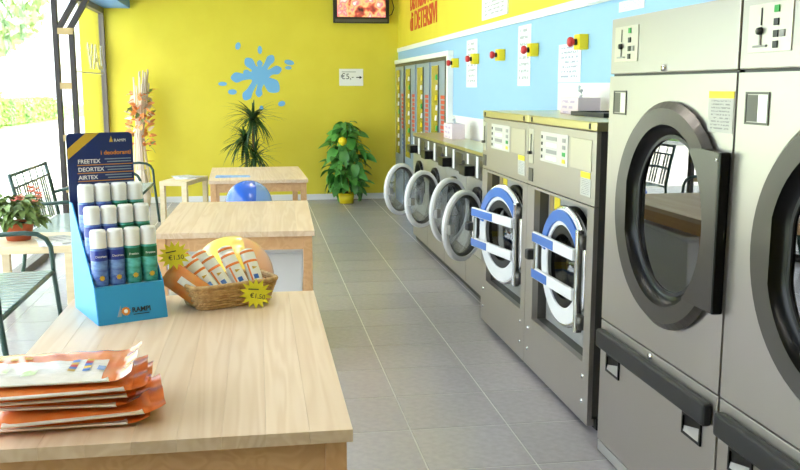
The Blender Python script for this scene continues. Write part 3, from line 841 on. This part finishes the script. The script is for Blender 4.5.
# exit paper
t = thing('arrow_sign', 'white paper sign with handwriting and an arrow on the yellow wall', 'sign', (1.21, YB - .001, 1.465))
obj('sheet', MB().box(-.155, .155, -.003, 0, 0, .215), 'paper', t)
link('handwriting', text_mesh('€5,-', .1, 'ink', .0005), t, (-.135, -.0036, .085), (R(90), 0, 0))
obj('arrow_shaft', MB().box(.065, .115, -.0045, -.003, .10, .112), 'ink', t)
obj('arrow_head', MB().prism([(.108, .085), (.143, .106), (.108, .127)], -.0045, -.003, 'XZ'), 'ink', t)
obj('small_print', MB().box(-.12, .06, -.0042, -.003, .172, .18), 'greyp', t)


# ================================================================== TABLES
def make_table(loc, rz, wd, ln, label):
    """origin at table centre on floor"""
    t = thing('pine_table', label, 'table', loc, rz, 'pine tables in the aisle')
    n = 9; pw = wd / n
    for i in range(n):
        x0 = -wd / 2 + i * pw
        obj('plank', MB().box(-pw / 2 + .0001, pw / 2 - .0001, -ln / 2, ln / 2, .702, .73), 'pine', t, (x0 + pw / 2, 0, 0), bevel=.0006, seg=1)
    lw = .046; ix = wd / 2 - .012; iy = ln / 2 - .015
    for sx in (-1, 1):
        for sy_ in (-1, 1):
            obj('leg', MB().box(-lw / 2, lw / 2, -lw / 2, lw / 2, 0, .7015), 'pine2', t, (sx * (ix - lw / 2), sy_ * (iy - lw / 2), 0), bevel=.003)
    for s in (-1, 1):
        obj('apron', MB().box(-ix + lw, ix - lw, -.009, .009, .632, .7015), 'pine2', t, (0, s * (iy - .016), 0))
        obj('apron', MB().box(-.009, .009, -iy + lw, iy - lw, .632, .7015), 'pine2', t, (s * (ix - .016), 0, 0))
    return t


make_table((-.227, 2.505, 0), 0, .826, 1.35, 'pine table carrying the deodorant display, basket and orange bags')
make_table((-.108, 5.19, 0), R(-1.5), .80, 1.25, 'bare pine table with the white box beneath it')
make_table((-.01, 7.76, 0), R(1.2), .775, 1.18, 'pine table with a blue leaflet, near the palm plant')

# leaflet on the far table
tag(obj('leaflet', MB().hexa([(-.13, -.05, 0), (.15, -.07, 0), (.16, .07, 0), (-.12, .06, 0)], [(-.12, -.045, .008), (.15, -.065, .003), (.155, .065, .003), (-.11, .055, .012)]), 'bluecloth', None, (-.22, 7.45, .7305), (0, 0, R(8))),
    'blue folded leaflet lying on the pine table near the palm', 'leaflet')

# white box below the middle table
t = thing('storage_box', 'white storage box under the bare pine table', 'box', (-.10, 5.15, 0))
obj('tub', MB().hexa([(-.30, -.30, 0), (.30, -.30, 0), (.30, .30, 0), (-.30, .30, 0)], [(-.335, -.335, .57), (.335, -.335, .57), (.335, .335, .57), (-.335, .335, .57)]), 'whitep', t, bevel=.012)
obj('lid', MB().box(-.345, .345, -.345, .345, .571, .60), 'whitep', t, bevel=.01)
obj('rib', MB().box(-.30, .30, -.333, -.31, .30, .33), 'whitep', t)


# stools with balls
def stool(loc, label):
    t = thing('round_stool', label, 'stool', loc, 0, 'white stools at the table ends')
    obj('seat', MB().lathe([(.0005, .44), (.15, .44), (.16, .45), (.16, .462), (.15, .47), (.0005, .47)], 28), 'whitep', t)
    for k in range(4):
        a = PI / 4 + k * PI / 2
        obj('leg', MB().tube([(.17 * math.cos(a), .17 * math.sin(a), 0), (.11 * math.cos(a), .11 * math.sin(a), .442)], .013, 8), 'chrome', t)
    obj('foot_ring', MB().tube([(.142 * math.cos(2 * PI * k / 24), .142 * math.sin(2 * PI * k / 24), .2) for k in range(24)], .008, 6, closed=True), 'chrome', t)


def ball(loc, r, ma, mb_, label, tilt):
    t = thing('beach_ball', label, 'ball', loc)
    k = 4
    for i in range(k):
        mb = MB(); nu, nv = 5, 16; vs = []
        for u in range(nu + 1):
            a = 2 * PI * (i + u / nu) / k
            for v in range(nv + 1):
                th = PI * v / nv
                vs.append((r * math.sin(th) * math.cos(a), r * math.sin(th) * math.sin(a), r * math.cos(th)))
        mb.add(vs, [(u * (nv + 1) + v, (u + 1) * (nv + 1) + v, (u + 1) * (nv + 1) + v + 1, u * (nv + 1) + v + 1) for u in range(nu) for v in range(nv)], True)
        obj('panel', mb, mb_ if i in (0, 3) else ma, t, (0, 0, r), tilt)
    return t


stool((-.118, 3.88, 0), 'round white stool holding the yellow ball')
stool((-.07, 6.45, 0), 'round white stool holding the blue ball')
ball((-.118, 3.88, .471), .175, 'bally', 'ballp', 'yellow and peach beach ball on a stool behind the basket', (R(-18), R(12), R(15)))
ball((-.07, 6.45, .471), .165, 'ballb', 'ballb2', 'two-tone blue beach ball on a stool between the tables', (R(-18), R(12), R(15)))


# ================================================================== BENCHES
def make_bench(loc, label, ln=1.1):
    t = thing('garden_bench', label, 'bench', loc, 0, 'green metal benches along the window')
    h = ln / 2
    for s in (-1, 1):
        y = s * h
        arm = [(-.235, y, .60), (-.1, y, .635), (.10, y, .645), (.17, y, .637), (.215, y, .61), (.238, y, .565), (.243, y, .50), (.245, y, .42), (.262, y, .25), (.285, y, 0)]
        obj('arm_frame', MB().tube(arm, .0135, 10), 'benchg', t)
        obj('back_leg', MB().tube([(-.30, y, .85), (-.262, y, .68), (-.22, y, .44), (-.215, y, .40), (-.24, y, .2), (-.29, y, 0)], .0145, 10), 'benchg', t)
    obj('front_rail', MB().tube([(.24, -h, .42), (.24, h, .42)], .013, 8), 'benchg', t)
    obj('rear_rail', MB().tube([(-.21, -h, .41), (-.21, h, .41)], .012, 8), 'benchg', t)
    obj('top_rail', MB().tube([(-.298, -h, .835), (-.298, h, .835)], .012, 8), 'benchg', t)
    obj('back_rail', MB().tube([(-.278, -h, .745), (-.278, h, .745)], .009, 8), 'benchg', t)
    n = 17
    sm = MB().hexa([(-.21, -.015, .415), (.24, -.015, .427), (.24, .015, .427), (-.21, .015, .415)], [(-.21, -.015, .421), (.24, -.015, .434), (.24, .015, .434), (-.21, .015, .421)]).mesh('seat_slat', 'slat')
    bm_ = MB().hexa([(-.219, -.014, .43), (-.213, -.014, .43), (-.213, .014, .43), (-.219, .014, .43)], [(-.279, -.014, .742), (-.273, -.014, .742), (-.273, .014, .742), (-.279, .014, .742)]).mesh('back_slat', 'benchg')
    for i in range(n):
        y = -h + .03 + (ln - .06) * i / (n - 1)
        link('seat_slat', sm, t, (0, y, 0))
        if i % 4 != 3: link('back_slat', bm_, t, (0, y, 0))
    for i in range(5):
        y = -h + .15 + (ln - .3) * i / 4
        obj('connector', MB().tube([(-.278, y, .745), (-.297, y, .835)], .005, 6), 'benchg', t)
    return t


b1 = make_bench((-1.40, 4.70, 0), 'green slatted metal bench nearest the deodorant display table')
dup(b1, (-1.42, 7.2, 0), 0, 'green slatted metal bench behind the flower pot table')
dup(b1, (-1.36, 9.5, 0), 0, 'green slatted metal bench next to the dried twig arrangement')


# ================================================================== LOW TABLES
def low_table(loc, rz, wx, wy, hz, label):
    t = thing('low_table', label, 'table', loc, rz, 'pale low tables')
    obj('top', MB().box(-wx / 2, wx / 2, -wy / 2, wy / 2, hz - .045, hz), 'beige', t, bevel=.003)
    for sx in (-1, 1):
        for sy_ in (-1, 1):
            obj('leg', MB().box(-.024, .024, -.024, .024, 0, hz - .0455), 'beige', t, (sx * (wx / 2 - .026), sy_ * (wy / 2 - .026), 0), bevel=.002)
    return t


low_table((-1.40, 5.93, 0), 0, .55, .55, .5, 'pale low table with the flowering pot between two benches')
low_table((-.77, 9.735, 0), R(-16), .29, .66, .5, 'pale low table with papers before the yellow back wall')


def papers(loc, rz, n, label, w_=.21, h_=.297, m='paper'):
    for k in range(n):
        o = obj('magazine', MB().hexa([(-w_ / 2, -h_ / 2, 0), (w_ / 2, -h_ / 2, 0), (w_ / 2, h_ / 2, 0), (-w_ / 2, h_ / 2, 0)], [(-w_ / 2, -h_ / 2, .006), (w_ / 2, -h_ / 2, .004), (w_ / 2, h_ / 2, .004), (-w_ / 2, h_ / 2, .006)]),
                ['printb', 'printg', 'paper', 'tissue'][k % 4], None, (loc[0] + .03 * k, loc[1] + .05 * k, loc[2] + .0065 * k + .0005), (0, 0, rz + .5 * k))
        tag(o, label[k], 'magazine')


papers((-1.25, 5.80, .5), .3, 2, ['blue printed magazine under another beside the flower pot', 'grey printed magazine lying on top beside the flower pot'])
papers((-.77, 9.80, .5), .2, 2, ['blue printed leaflet at the bottom on the table before the yellow wall', 'grey printed leaflet on top on the table before the yellow wall'])


# ================================================================== PLANTS
def leaf_mesh(name, ln, wd, m, droop=.3, heart=True, seg=6):
    mb = MB(); vs = []; 
    for i in range(seg + 1):
        u = i / seg
        if heart: wv = wd * (math.sin(PI * min(1, u * .86 + .14)) ** .7) * (1 - .25 * u)
        else: wv = wd * (1 - u) ** .6 * (1 if u > .02 else .6)
        z = -droop * ln * u * u
        vs += [(u * ln, -wv / 2, z + .08 * wv), (u * ln, 0, z - .05 * wv), (u * ln, wv / 2, z + .08 * wv)]
    fs = []
    for i in range(seg):
        for k in range(2): fs.append((i * 3 + k, (i + 1) * 3 + k, (i + 1) * 3 + k + 1, i * 3 + k + 1))
    mb.add(vs, fs, True)
    return mb.mesh(name, m)


# pothos on pole
t = thing('potted_pothos', 'bushy green leafy plant in a yellow pot against the back wall', 'plant', (1.095, 11.35, 0))
obj('pot', MB().lathe([(.0005, 0), (.085, 0), (.105, .13), (.098, .13), (.09, .118), (.0005, .115)], 24), 'yel', t)
obj('soil', MB().lathe([(.0005, .119), (.09, .1185)], 20), 'soil', t)
obj('moss_pole', MB().tube([(0, 0, .11), (0, 0, .98)], .028, 10), 'bark', t)
obj('yellow_bow', MB().lathe([(.0005, -.06), (.045, -.035), (.055, 0), (.04, .04), (.0005, .055)], 14, (-.06, -.20, .79)), 'yel', t)
lm = leaf_mesh('leaf', .16, .115, 'leaf', .5)
rnd = random.Random(5)
for i in range(200):
    u = (i + .5) / 200; z = .17 + .85 * u
    a = i * 2.39996 + rnd.uniform(-.3, .3)
    rad = (.12 + .12 * math.sin(PI * min(1, u * 1.0 + .12)) ** .8) * (1 if u < .85 else .6) * rnd.uniform(.35, 1.0)
    s = rnd.uniform(.75, 1.25) * (1 if u < .9 else .8)
    if rad * math.sin(a) > .22: continue
    link('leaf', lm, t, (rad * math.cos(a), rad * math.sin(a), z), (rnd.uniform(-.8, .8), rnd.uniform(-.3, 1.1), a + rnd.uniform(-.9, .9)), (s, s, s))
for i in range(10):
    a = i * .63; z = .25 + .07 * i
    obj('stem', MB().tube([(0, 0, z), (.08 * math.cos(a), .08 * math.sin(a), z + .05), (.16 * math.cos(a), .16 * math.sin(a), z + .03)], .005, 5), 'leaf2', t)

# dracaena
t = thing('palm_plant', 'spiky dracaena palm behind the pine table at the back wall', 'plant', (-.07, 11.1, 0))
obj('pot', MB().lathe([(.0005, 0), (.12, 0), (.15, .27), (.14, .27), (.13, .25), (.0005, .245)], 24), 'terra', t)
obj('soil', MB().lathe([(.0005, .25), (.13, .249)], 20), 'soil', t)
lm = leaf_mesh('leaf', .36, .04, 'leaf2', .7, False, 7)
for (x, y, zt, n, s0) in ((.03, .0, 1.12, 95, 1.0), (-.08, .02, .86, 85, .95), (.04, -.03, .66, 75, .9)):
    obj('stem', MB().tube([(x * .3, y, .24), (x * .8, y, zt * .6), (x, y, zt)], .014, 8), 'bark', t)
    for i in range(n):
        a = i * 2.39996; el = rnd.uniform(-1.3, .7); s = s0 * rnd.uniform(.6, 1.05)
        link('leaf', lm, t, (x, y, zt - .10 * rnd.random()), (0, el, a), (s, s, s))

# flowering pot on low table
t = thing('flower_pot', 'bushy coral-flowered plant in a terracotta pot on the low table', 'plant', (-1.50, 5.93, .5005))
obj('pot', MB().lathe([(.0005, 0), (.07, 0), (.095, .10), (.10, .10), (.10, .115), (.088, .115), (.08, .10), (.0005, .098)], 24), 'terra', t)
obj('soil', MB().lathe([(.0005, .102), (.08, .1015)], 18), 'soil', t)
lm = leaf_mesh('leaf', .075, .04, 'leaf3', .4); fm = leaf_mesh('petal', .035, .022, 'flower', -.2)
for i in range(190):
    d = Vector((rnd.gauss(0, 1), rnd.gauss(0, 1), abs(rnd.gauss(0, 1)))).normalized(); q = rnd.uniform(.5, 1)
    link('leaf', lm, t, (d.x * .15 * q, d.y * .15 * q, .12 + d.z * .19 * q), (rnd.uniform(-.6, .6), rnd.uniform(-.6, .8), math.atan2(d.y, d.x) + rnd.uniform(-.6, .6)), (1.1,) * 3)
for i in range(12):
    a = rnd.uniform(-1.6, 1.2); x = .02 + .13 * math.cos(a); y = .10 * math.sin(a) - .04; z = .25 + rnd.uniform(0, .09)
    for k in range(5):
        link('petal', fm, t, (x, y, z), (rnd.uniform(-.3, .3), rnd.uniform(-.5, .2), k * 1.256), (1, 1, 1))

# dried twig arrangement
t = thing('dried_arrangement', 'tall dried arrangement of pale twigs with orange flowers by the window corner', 'dried flowers', (-1.42, 11.45, 0))
obj('vase', MB().lathe([(.0005, 0), (.09, 0), (.11, .12), (.08, .3), (.055, .42), (.065, .45), (.055, .45), (.05, .42), (.0005, .1)], 24), 'petalw', t)
for i in range(22):
    a = i * 2.4; r0 = .03; r1 = .04 + .07 * rnd.random(); z1 = 1.45 + .22 * rnd.random()
    obj('twig', MB().tube([(r0 * math.cos(a), r0 * math.sin(a), .12), (.035 * math.cos(a), .035 * math.sin(a), .8), (.06 + r1 * math.cos(a), r1 * math.sin(a), z1)], [.007, .007, .009], 6), 'twig', t)
for i in range(14):
    a = i * 2.4; obj('straw', MB().tube([(.05 * math.cos(a), .05 * math.sin(a), .9), (.08 * math.cos(a), .08 * math.sin(a), .55), (.13 * math.cos(a), .10 * math.sin(a), .16)], .006, 5), 'twig', t)
pm = leaf_mesh('petal', .07, .05, 'petal', .2); pw_ = leaf_mesh('petal', .07, .05, 'petalw', .2); lf = leaf_mesh('leaf', .08, .04, 'leaf3', .3)
for i in range(130):
    u = rnd.random(); z = .72 + .66 * u; a = rnd.uniform(0, 6.3); rr = .10 * (1.1 - .4 * u) + .03 * rnd.random()
    link('petal' if i % 6 else 'leaf', [lf, pm, pw_, pm, pw_, pm][i % 6] if u > .3 else (pm if i % 6 else lf), t, (.03 * u + rr * math.cos(a), rr * math.sin(a), z), (rnd.uniform(-1, 1), rnd.uniform(-1, .6), a), (rnd.uniform(.9, 1.4),) * 3)
for (x, z) in ((.20, 1.42), (.15, 1.38), (.12, .55), (.10, .68)):
    for k in range(3): link('petal', pm, t, (x, -.05, z), (0, -.3, k * 2.1), (.8,) * 3)

# ================================================================== DEODORANT DISPLAY
DZ = .7305
DX, DYY, DA = -.3937, 2.833, R(24)
t = thing('deodorant_display', 'blue cardboard counter display holding spray cans on the pine table', 'display stand', (DX, DYY, DZ), DA)
wd = .213; hw = wd / 2; th = .004; DD = .285; HT = .572
side = [(0, 0), (.03, .112), (DD - .03, .35), (DD, .35), (DD, 0)]
for s in (-1, 1):
    obj('side_panel', MB().prism(side, s * hw - th / 2, s * hw + th / 2), 'cyan', t)
fl_ = math.atan2(.03, .112)
fp = obj('front_panel', MB().hexa([(-hw, -.004, 0), (hw, -.004, 0), (hw, 0, 0), (-hw, 0, 0)], [(-hw, .026, .112), (hw, .026, .112), (hw, .03, .112), (-hw, .03, .112)]), 'cyan', t)
obj('front_ledge', MB().box(-hw + .003, hw - .003, .028, .042, .108, .112), 'cyan2', t)
obj('bottom', MB().box(-hw + .003, hw - .003, .002, DD - .003, 0, .004), 'cyan2', t)
steps = [(.042, .10, .086), (.10, .16, .152), (.16, .222, .216)]
for y0, y1, z in steps:
    obj('tier', MB().box(-hw + .003, hw - .003, y0, y1, z - .004, z), 'cyan2', t)
    if z < .2: obj('tier_riser', MB().box(-hw + .003, hw - .003, y1 - .003, y1, z, z + .062), 'cyan2', t)
hp = []
for cx, cz, a0 in ((hw - .015, HT - .015, 0), (-hw + .015, HT - .015, 90)):
    for k in range(7):
        a = R(a0 + k * 15); hp.append((cx + .015 * math.cos(a), cz + .015 * math.sin(a)))
hp += [(-hw, .0), (hw, 0)]
hd = obj('header', MB().prism(hp, DD + .001, DD + .006, 'XZ'), 'navy', t, label='navy header card with product names')
Y0, Y1 = DD - .0005, DD + .0008
obj('gold_band', MB().prism([(-hw + .002, .488), (-hw + .002, .522), (-.045, HT - .001), (-.002, HT - .001)], Y0, Y1, 'XZ'), 'gband', t)
link('header_text', text_mesh('i deodoranti', .020, 'otxt', .0004, .0003), t, (.0, DD, .500), (R(90), 0, 0))
for k, s in enumerate(('FREETEX', 'DEORTEX', 'AIRTEX', 'DesigenTex')):
    z = .4735 - k * .0262
    link('header_text', text_mesh(s, .0185, 'cap', .0004, .0003), t, (-hw + .032, DD, z), (R(90), 0, R(0)))
    obj('header_line', MB().box(-hw + .03, hw - .003, Y0, Y1, z - .007, z - .0045), 'oline', t)
    for q in range(2):
        obj('small_print', MB().box(.02 - .008 * q, hw - .008, Y0, Y1, z + .0015 + q * .009, z + .0045 + q * .009), 'vgrey', t)
link('header_logo', text_mesh('RAMPI', .014, 'cap', .0004), t, (.045, DD, .541), (R(90), 0, 0))
obj('logo_mark', MB().prism([(.03, .541), (.042, .541), (.036, .561)], Y0, Y1, 'XZ'), 'gband', t)
# logo on the sloping front panel
lg = bpy.data.objects.new('front_logo', None)
def front(name, me):
    o = link(name, me, fp); o.matrix_local = Matrix.Translation((0, -.0045, 0)) @ Matrix.Rotation(-fl_, 4, 'X'); return o
sunp = [(.0145 * math.cos(2 * PI * k / 24) * (1 if k % 2 else .8) - .022, .035 + .0145 * math.sin(2 * PI * k / 24) * (1 if k % 2 else .8)) for k in range(24)]
front('sun_logo', MB().prism(sunp, -.001, 0, 'XZ').mesh('sun_logo', 'otxt'))
front('sun_core', MB().prism([(.006 * math.cos(2 * PI * k / 16) - .022, .035 + .006 * math.sin(2 * PI * k / 16)) for k in range(16)], -.0016, -.0006, 'XZ').mesh('sun_core', 'cap'))
front('logo_peak', MB().prism([(-.05, .02), (-.036, .02), (-.036, .055)], -.001, 0, 'XZ').mesh('logo_peak', 'vgrey'))
tm = text_mesh('RAMPI', .021, 'ink', .0003, .0006); tm.transform(Matrix.Translation((-.003, -.0006, .029)) @ Matrix.Rotation(R(90), 4, 'X'))
front('logo_text', tm)
front('logo_underline', MB().box(.0, .05, -.001, 0, .021, .0235).mesh('logo_underline', 'ink'))
bpy.data.objects.remove(lg)
# cans
rot = Matrix.Rotation(DA, 3, 'Z')
can_body = {}; CR = .0254
cap_me = MB().lathe([(CR - .0008, .143), (CR - .0008, .19), (CR - .0035, .198), (.0005, .199)], 24).mesh('cap', 'cap')
for c_, m_ in (('b', 'canb'), ('g', 'cang')):
    can_body[c_] = MB().lathe([(.0005, 0), (CR - .002, 0), (CR, .004), (CR, .136), (CR - .0015, .143), (.0005, .1435)], 24).mesh('can_body', m_)
band = {'b': MB().lathe([(CR + .0003, .104), (CR + .0003, .136)], 24).mesh('name_band', 'navyb'), 'g': MB().lathe([(CR + .0003, .104), (CR + .0003, .136)], 24).mesh('name_band', mat('band_green', (20, 104, 70), .35))}
bot = MB().lathe([(CR + .0003, .004), (CR + .0003, .024)], 24).mesh('foot_band', 'whitep')
sunm = MB().prism([(.009 * math.cos(2 * PI * k / 14) * (1 if k % 2 else .75), .05 + .009 * math.sin(2 * PI * k / 14) * (1 if k % 2 else .75)) for k in range(14)], -CR - .0012, -CR + .002, 'XZ').mesh('sun_mark', 'gband')
rows = ['front row', 'middle row', 'back row']
lets = {c_: text_mesh(w_, .010, 'cap', .0003) for c_, w_ in (('b', 'Deortex'), ('g', 'Freetex'))}
for r_, (y0, y1, z) in enumerate(steps):
    for k in range(4):
        lx = -hw + .0285 + k * .052; ly = (y0 + y1) / 2 - .0015
        p = rot @ Vector((lx, ly, 0)); c_ = 'b' if k < 2 else 'g'
        pos = ['outer blue', 'inner blue', 'inner green', 'outer green'][k]
        ct = thing('spray_can', '%s white-capped spray can in the %s of the deodorant display' % (pos, rows[r_]), 'spray can', (DX + p.x, DYY + p.y, DZ + z + .0005), DA, 'spray cans in the deodorant display')
        link('can_body', can_body[c_], ct); link('cap', cap_me, ct); link('name_band', band[c_], ct); link('foot_band', bot, ct); link('sun_mark', sunm, ct)
        link('can_lettering', lets[c_], ct, (-.018, -CR - .0004, .115), (R(90), 0, 0))

# ================================================================== BASKET
bx, by, brz = -.112, 3.045, R(26)
t = thing('wicker_basket', 'low woven wicker basket full of white and orange packs', 'basket', (bx, by, DZ), brz)
BL, BD, BH = .125, .075, .075
def bpt(k, n_, z):
    f = 1 + .22 * z / BH
    a = 2 * PI * k / n_
    c, s = math.cos(a), math.sin(a); e = .35
    return (BL * f * math.copysign(abs(c) ** e, c), BD * f * math.copysign(abs(s) ** e, s), z)
for r_ in range(9):
    z = .006 + r_ * .0085; n_ = 72
    pts = []
    for k in range(n_):
        p = Vector(bpt(k, n_, z)); d = Vector((p.x, p.y, 0)).normalized(); off = .0028 * (1 if (k // 2 + r_) % 2 else -1)
        pts.append(p + d * off)
    obj('weave_row', MB().tube(pts, .0048, 5, closed=True), 'wick', t)
for k in range(36):
    obj('stake', MB().tube([bpt(k * 2, 72, .002), bpt(k * 2, 72, BH)], .003, 5), 'wick', t)
obj('rim', MB().tube([bpt(k, 72, BH + .004) for k in range(72)], .0075, 8, closed=True), 'wick', t)
obj('bottom', MB().prism([(bpt(k, 36, 0)[0] * .98, bpt(k, 36, 0)[1] * .98) for k in range(36)], .001, .006, 'XY'), 'wick', t)


def towel_pack(loc, rx, ry, rz, label, s=1.):
    o = thing('towel_pack', label, 'pack', loc, 0, 'white packs leaning in the basket'); o.rotation_euler = (rx, ry, rz)
    w_, h_, d_ = .0245 * s, .165 * s, .015 * s

    def oval(prof):
        mb = MB().lathe(prof, 28); mb.v = [(x, y * d_ / w_, z) for x, y, z in mb.v]; return mb
    obj('wrap', oval([(.0005, 0), (w_ * .9, 0), (w_ * .96, .004), (w_, .10 * s), (w_ * 1.04, .15 * s), (w_ * .9, h_ - .004), (w_ * .5, h_), (.0005, h_)]), 'packw', o)
    for z in (.112 * s, .148 * s):
        obj('orange_band', oval([(w_ * 1.035, z), (w_ * 1.05, z + .001), (w_ * 1.06, z + .008 * s), (w_ * 1.0, z + .009 * s)]), 'orangep', o)
    obj('logo', MB().box(-.010, .006, -d_ - .0005, -d_ + .003, .05 * s, .066 * s), 'bluep', o)
    obj('arrow_mark', MB().prism([(-.006, .085 * s), (.012, .09 * s), (-.006, .096 * s)], -d_ - .001, -d_, 'XZ'), 'gband', o)
    obj('side_stripe', MB().box(-w_ * .8, -w_ * .6, -d_ * .82, -d_ * .5, .006, .11 * s), 'orangep', o)


br = Matrix.Rotation(brz, 3, 'Z')
spots = [(-.052, -.012, -.50, 'second'), (-.005, -.008, -.42, 'third'), (.047, -.016, -.26, 'fourth'), (.098, .0, -.08, 'fifth')]
lab = ['white pack with orange bands next to the orange film packet', 'white pack with orange bands leaning mid-basket by the starburst side', 'white pack with blue logo just behind the price starburst', 'most upright white pack at the basket end over the starburst']
for (x, y, lean, _), l in zip(spots, lab):
    p = br @ Vector((x + .01, y * .3 - .032, 0)); towel_pack((bx + p.x, by + p.y, DZ + .024), R(-32), lean, brz, l)
lab2 = ['rear white pack touching the leaf-shaped tag, orange bands', 'rear white pack behind the mid-basket packs, orange bands', 'rear white pack behind the most upright one, orange bands']
for x, lean, l in ((-.065, -.40, lab2[0]), (-.01, -.34, lab2[1]), (.062, -.16, lab2[2])):
    p = br @ Vector((x, .016, 0)); towel_pack((bx + p.x, by + p.y, DZ + .024), R(-32), lean, brz, l, 1.06)
# orange film packet
o = thing('film_packet', 'orange transparent film packet lying at the basket end by the display', 'packet', (0, 0, 0))
p = br @ Vector((-.098, -.036, 0)); o.location = (bx + p.x, by + p.y, DZ + .036); o.rotation_euler = (R(-30), R(-48), brz)
mb = MB(); nu, nv = 8, 12; vs = []
for i in range(nu + 1):
    for j in range(nv + 1):
        u = i / nu; v = j / nv; e = (math.sin(PI * u) * math.sin(PI * v)) ** .5 if 0 < u < 1 and 0 < v < 1 else 0
        vs.append(((u - .5) * .085, -e * .02 + .002 * math.sin(i * 2 + j), v * .15))
mb.add(vs, [(i * (nv + 1) + j, (i + 1) * (nv + 1) + j, (i + 1) * (nv + 1) + j + 1, i * (nv + 1) + j + 1) for i in range(nu) for j in range(nv)], True)
mb.add([(a_, .004 - (b_ + .0) * .0, c_) for a_, b_, c_ in vs], [(i * (nv + 1) + j, i * (nv + 1) + j + 1, (i + 1) * (nv + 1) + j + 1, (i + 1) * (nv + 1) + j) for i in range(nu) for j in range(nv)], True)
obj('film', mb, 'amber', o)
obj('white_strip', MB().box(-.012, .012, -.026, -.021, .03, .10), 'packw', o, bevel=.002)


def starburst(loc, rot, r, label, txt):
    o = thing('price_tag', label, 'price tag', loc, 0, 'yellow starburst price tags'); o.rotation_euler = rot
    pts = []
    for k in range(28):
        a = 2 * PI * k / 28; rr = r * (1.15 if k % 2 else .72); pts.append((rr * math.cos(a) * 1.15, rr * math.sin(a)))
    obj('card', MB().prism(pts, -.001, .001, 'XZ'), 'starb', o)
    link('price', text_mesh(txt, r * .5, 'ink', .0003, 0, 'CENTER'), o, (r * .1, -.0014, -r * .35), (R(90), R(6), 0))
    obj('pen_line', MB().box(-r * .6, r * .2, -.0016, -.001, r * .28, r * .36), 'ink', o)


p = br @ Vector((.048, -.118, 0))
starburst((bx + p.x, by + p.y, DZ + .045), (R(-16), R(8), brz - .1), .045, 'yellow starburst price tag on the basket front', '€1,50')
p = br @ Vector((-.178, .012, 0))
starburst((bx + p.x, by + p.y, DZ + .178), (R(-10), R(-8), brz - .2), .042, 'yellow starburst price tag between display and basket packs', '€1,50')


# ================================================================== ORANGE REFILL BAGS
def bag(loc, rz, label, top=False, hh=.017, lift=0., seed=0):
    rnd = random.Random(seed)
    t = thing('refill_bag', label, 'bag', loc, rz, 'orange refill bags stacked on the pine table')
    LX_, LY_ = .34, .235; nu, nv = 22, 14

    def surf(sign):
        vs = []
        for i in range(nu + 1):
            for j in range(nv + 1):
                u = i / nu; v = j / nv
                e = max(0, min(1, min(u, .90 - u) * 9)) if u < .9 else 0
                ev = max(0, min(1, min(v, 1 - v) * 7)); k = (e * ev) ** .6
                wr_ = .0012 * math.sin(u * 34 + v * 9 + seed) * (1 if sign > 0 else .2)
                fin = max(0, (u - .86) / .14); zf = lift * fin * fin
                z = hh / 2 + sign * (hh / 2) * k + (wr_ if top or u > .86 else 0) * (.3 + k) + zf + (.004 * math.sin(v * 14 + seed) * fin)
                vs.append((-LX_ + u * LX_, (v - .5) * LY_ * (1 - .05 * fin), max(.0006, z)))
        return vs
    fs = [(i * (nv + 1) + j, (i + 1) * (nv + 1) + j, (i + 1) * (nv + 1) + j + 1, i * (nv + 1) + j + 1) for i in range(nu) for j in range(nv)]
    mb = MB(); mb.add(surf(1), fs, True); mb.add(surf(-1), [tuple(reversed(f)) for f in fs], True)
    obj('film', mb, 'orange', t)
    # white contents band showing along the long side
    obj('white_contents', MB().hexa([(-.33, -LY_ / 2 + .0005, hh * .45), (-.045, -LY_ / 2 + .0005, hh * .45), (-.045, -LY_ / 2 + .02, hh * .45), (-.33, -LY_ / 2 + .02, hh * .45)],
                                    [(-.33, -LY_ / 2 + .001, hh * .68), (-.05, -LY_ / 2 + .001, hh * .68), (-.05, -LY_ / 2 + .02, hh * .72), (-.33, -LY_ / 2 + .02, hh * .72)]), 'packw', t)
    if top:
        sv = surf(1)
        def patch(name, us, vs_, m, dz=.0012):
            ids = [(i, j) for i in us for j in vs_]
            vv = [Vector(sv[i * (nv + 1) + j]) + Vector((0, 0, dz)) for i, j in ids]; nj = len(vs_)
            obj(name, MB().add(vv, [(a * nj + b, (a + 1) * nj + b, (a + 1) * nj + b + 1, a * nj + b + 1) for a in range(len(us) - 1) for b in range(nj - 1)], True), m, t)
        patch('white_panel', list(range(1, 19)), list(range(0, 9)), 'packglossy')
        patch('green_print', list(range(2, 6)), list(range(3, 6)), 'greenp', .0024)
        patch('green_print', list(range(7, 10)), list(range(2, 5)), 'greenp', .0024)
        for k in (2, 4, 6):
            patch('yellow_square', [k, k + 1], [9, 10], 'gband', .0024)
        for k, (j, mm) in enumerate(((3, 'gband'), (4, 'bluep'), (5, 'red'), (6, 'gband'), (7, 'bluep'))):
            patch('logo_letter', [13, 14], [j, j + 1], mm, .0026); patch('logo_letter', [15, 16], [j, j + 1], ['bluep', 'gband', 'bluep', 'red', 'gband'][k], .0026)
        patch('blue_print', [17, 18], [3, 4, 5], 'ballb2', .0026)


M['packglossy'] = mat('white_gloss_film', (240, 234, 226), .18, coat=.6, bump=.6, nscale=22)
M['greenp'] = mat('green_leaf_print', (176, 206, 120), .3, noise=(236, 234, 220), nscale=60)
bl = ['orange refill bag at the very bottom of the stack', 'orange refill bag second from the bottom of the stack', 'orange refill bag third from the bottom of the stack',
      'orange refill bag fourth from the bottom of the stack', 'orange refill bag just under the top one in the stack', 'top orange and white refill bag with coloured print']
offs = [(.015, .0, 2), (.035, .01, 9), (.0, .005, -2), (.012, .012, 4), (.005, .0, 6), (-.018, .005, 1)]
for k, l in enumerate(bl):
    ox, oy, a = offs[k]
    bag((-.262 + ox, 2.03 + oy, DZ + k * .0188), R(a), l, k == 5, .0184, .012 if k < 5 else .022, k)
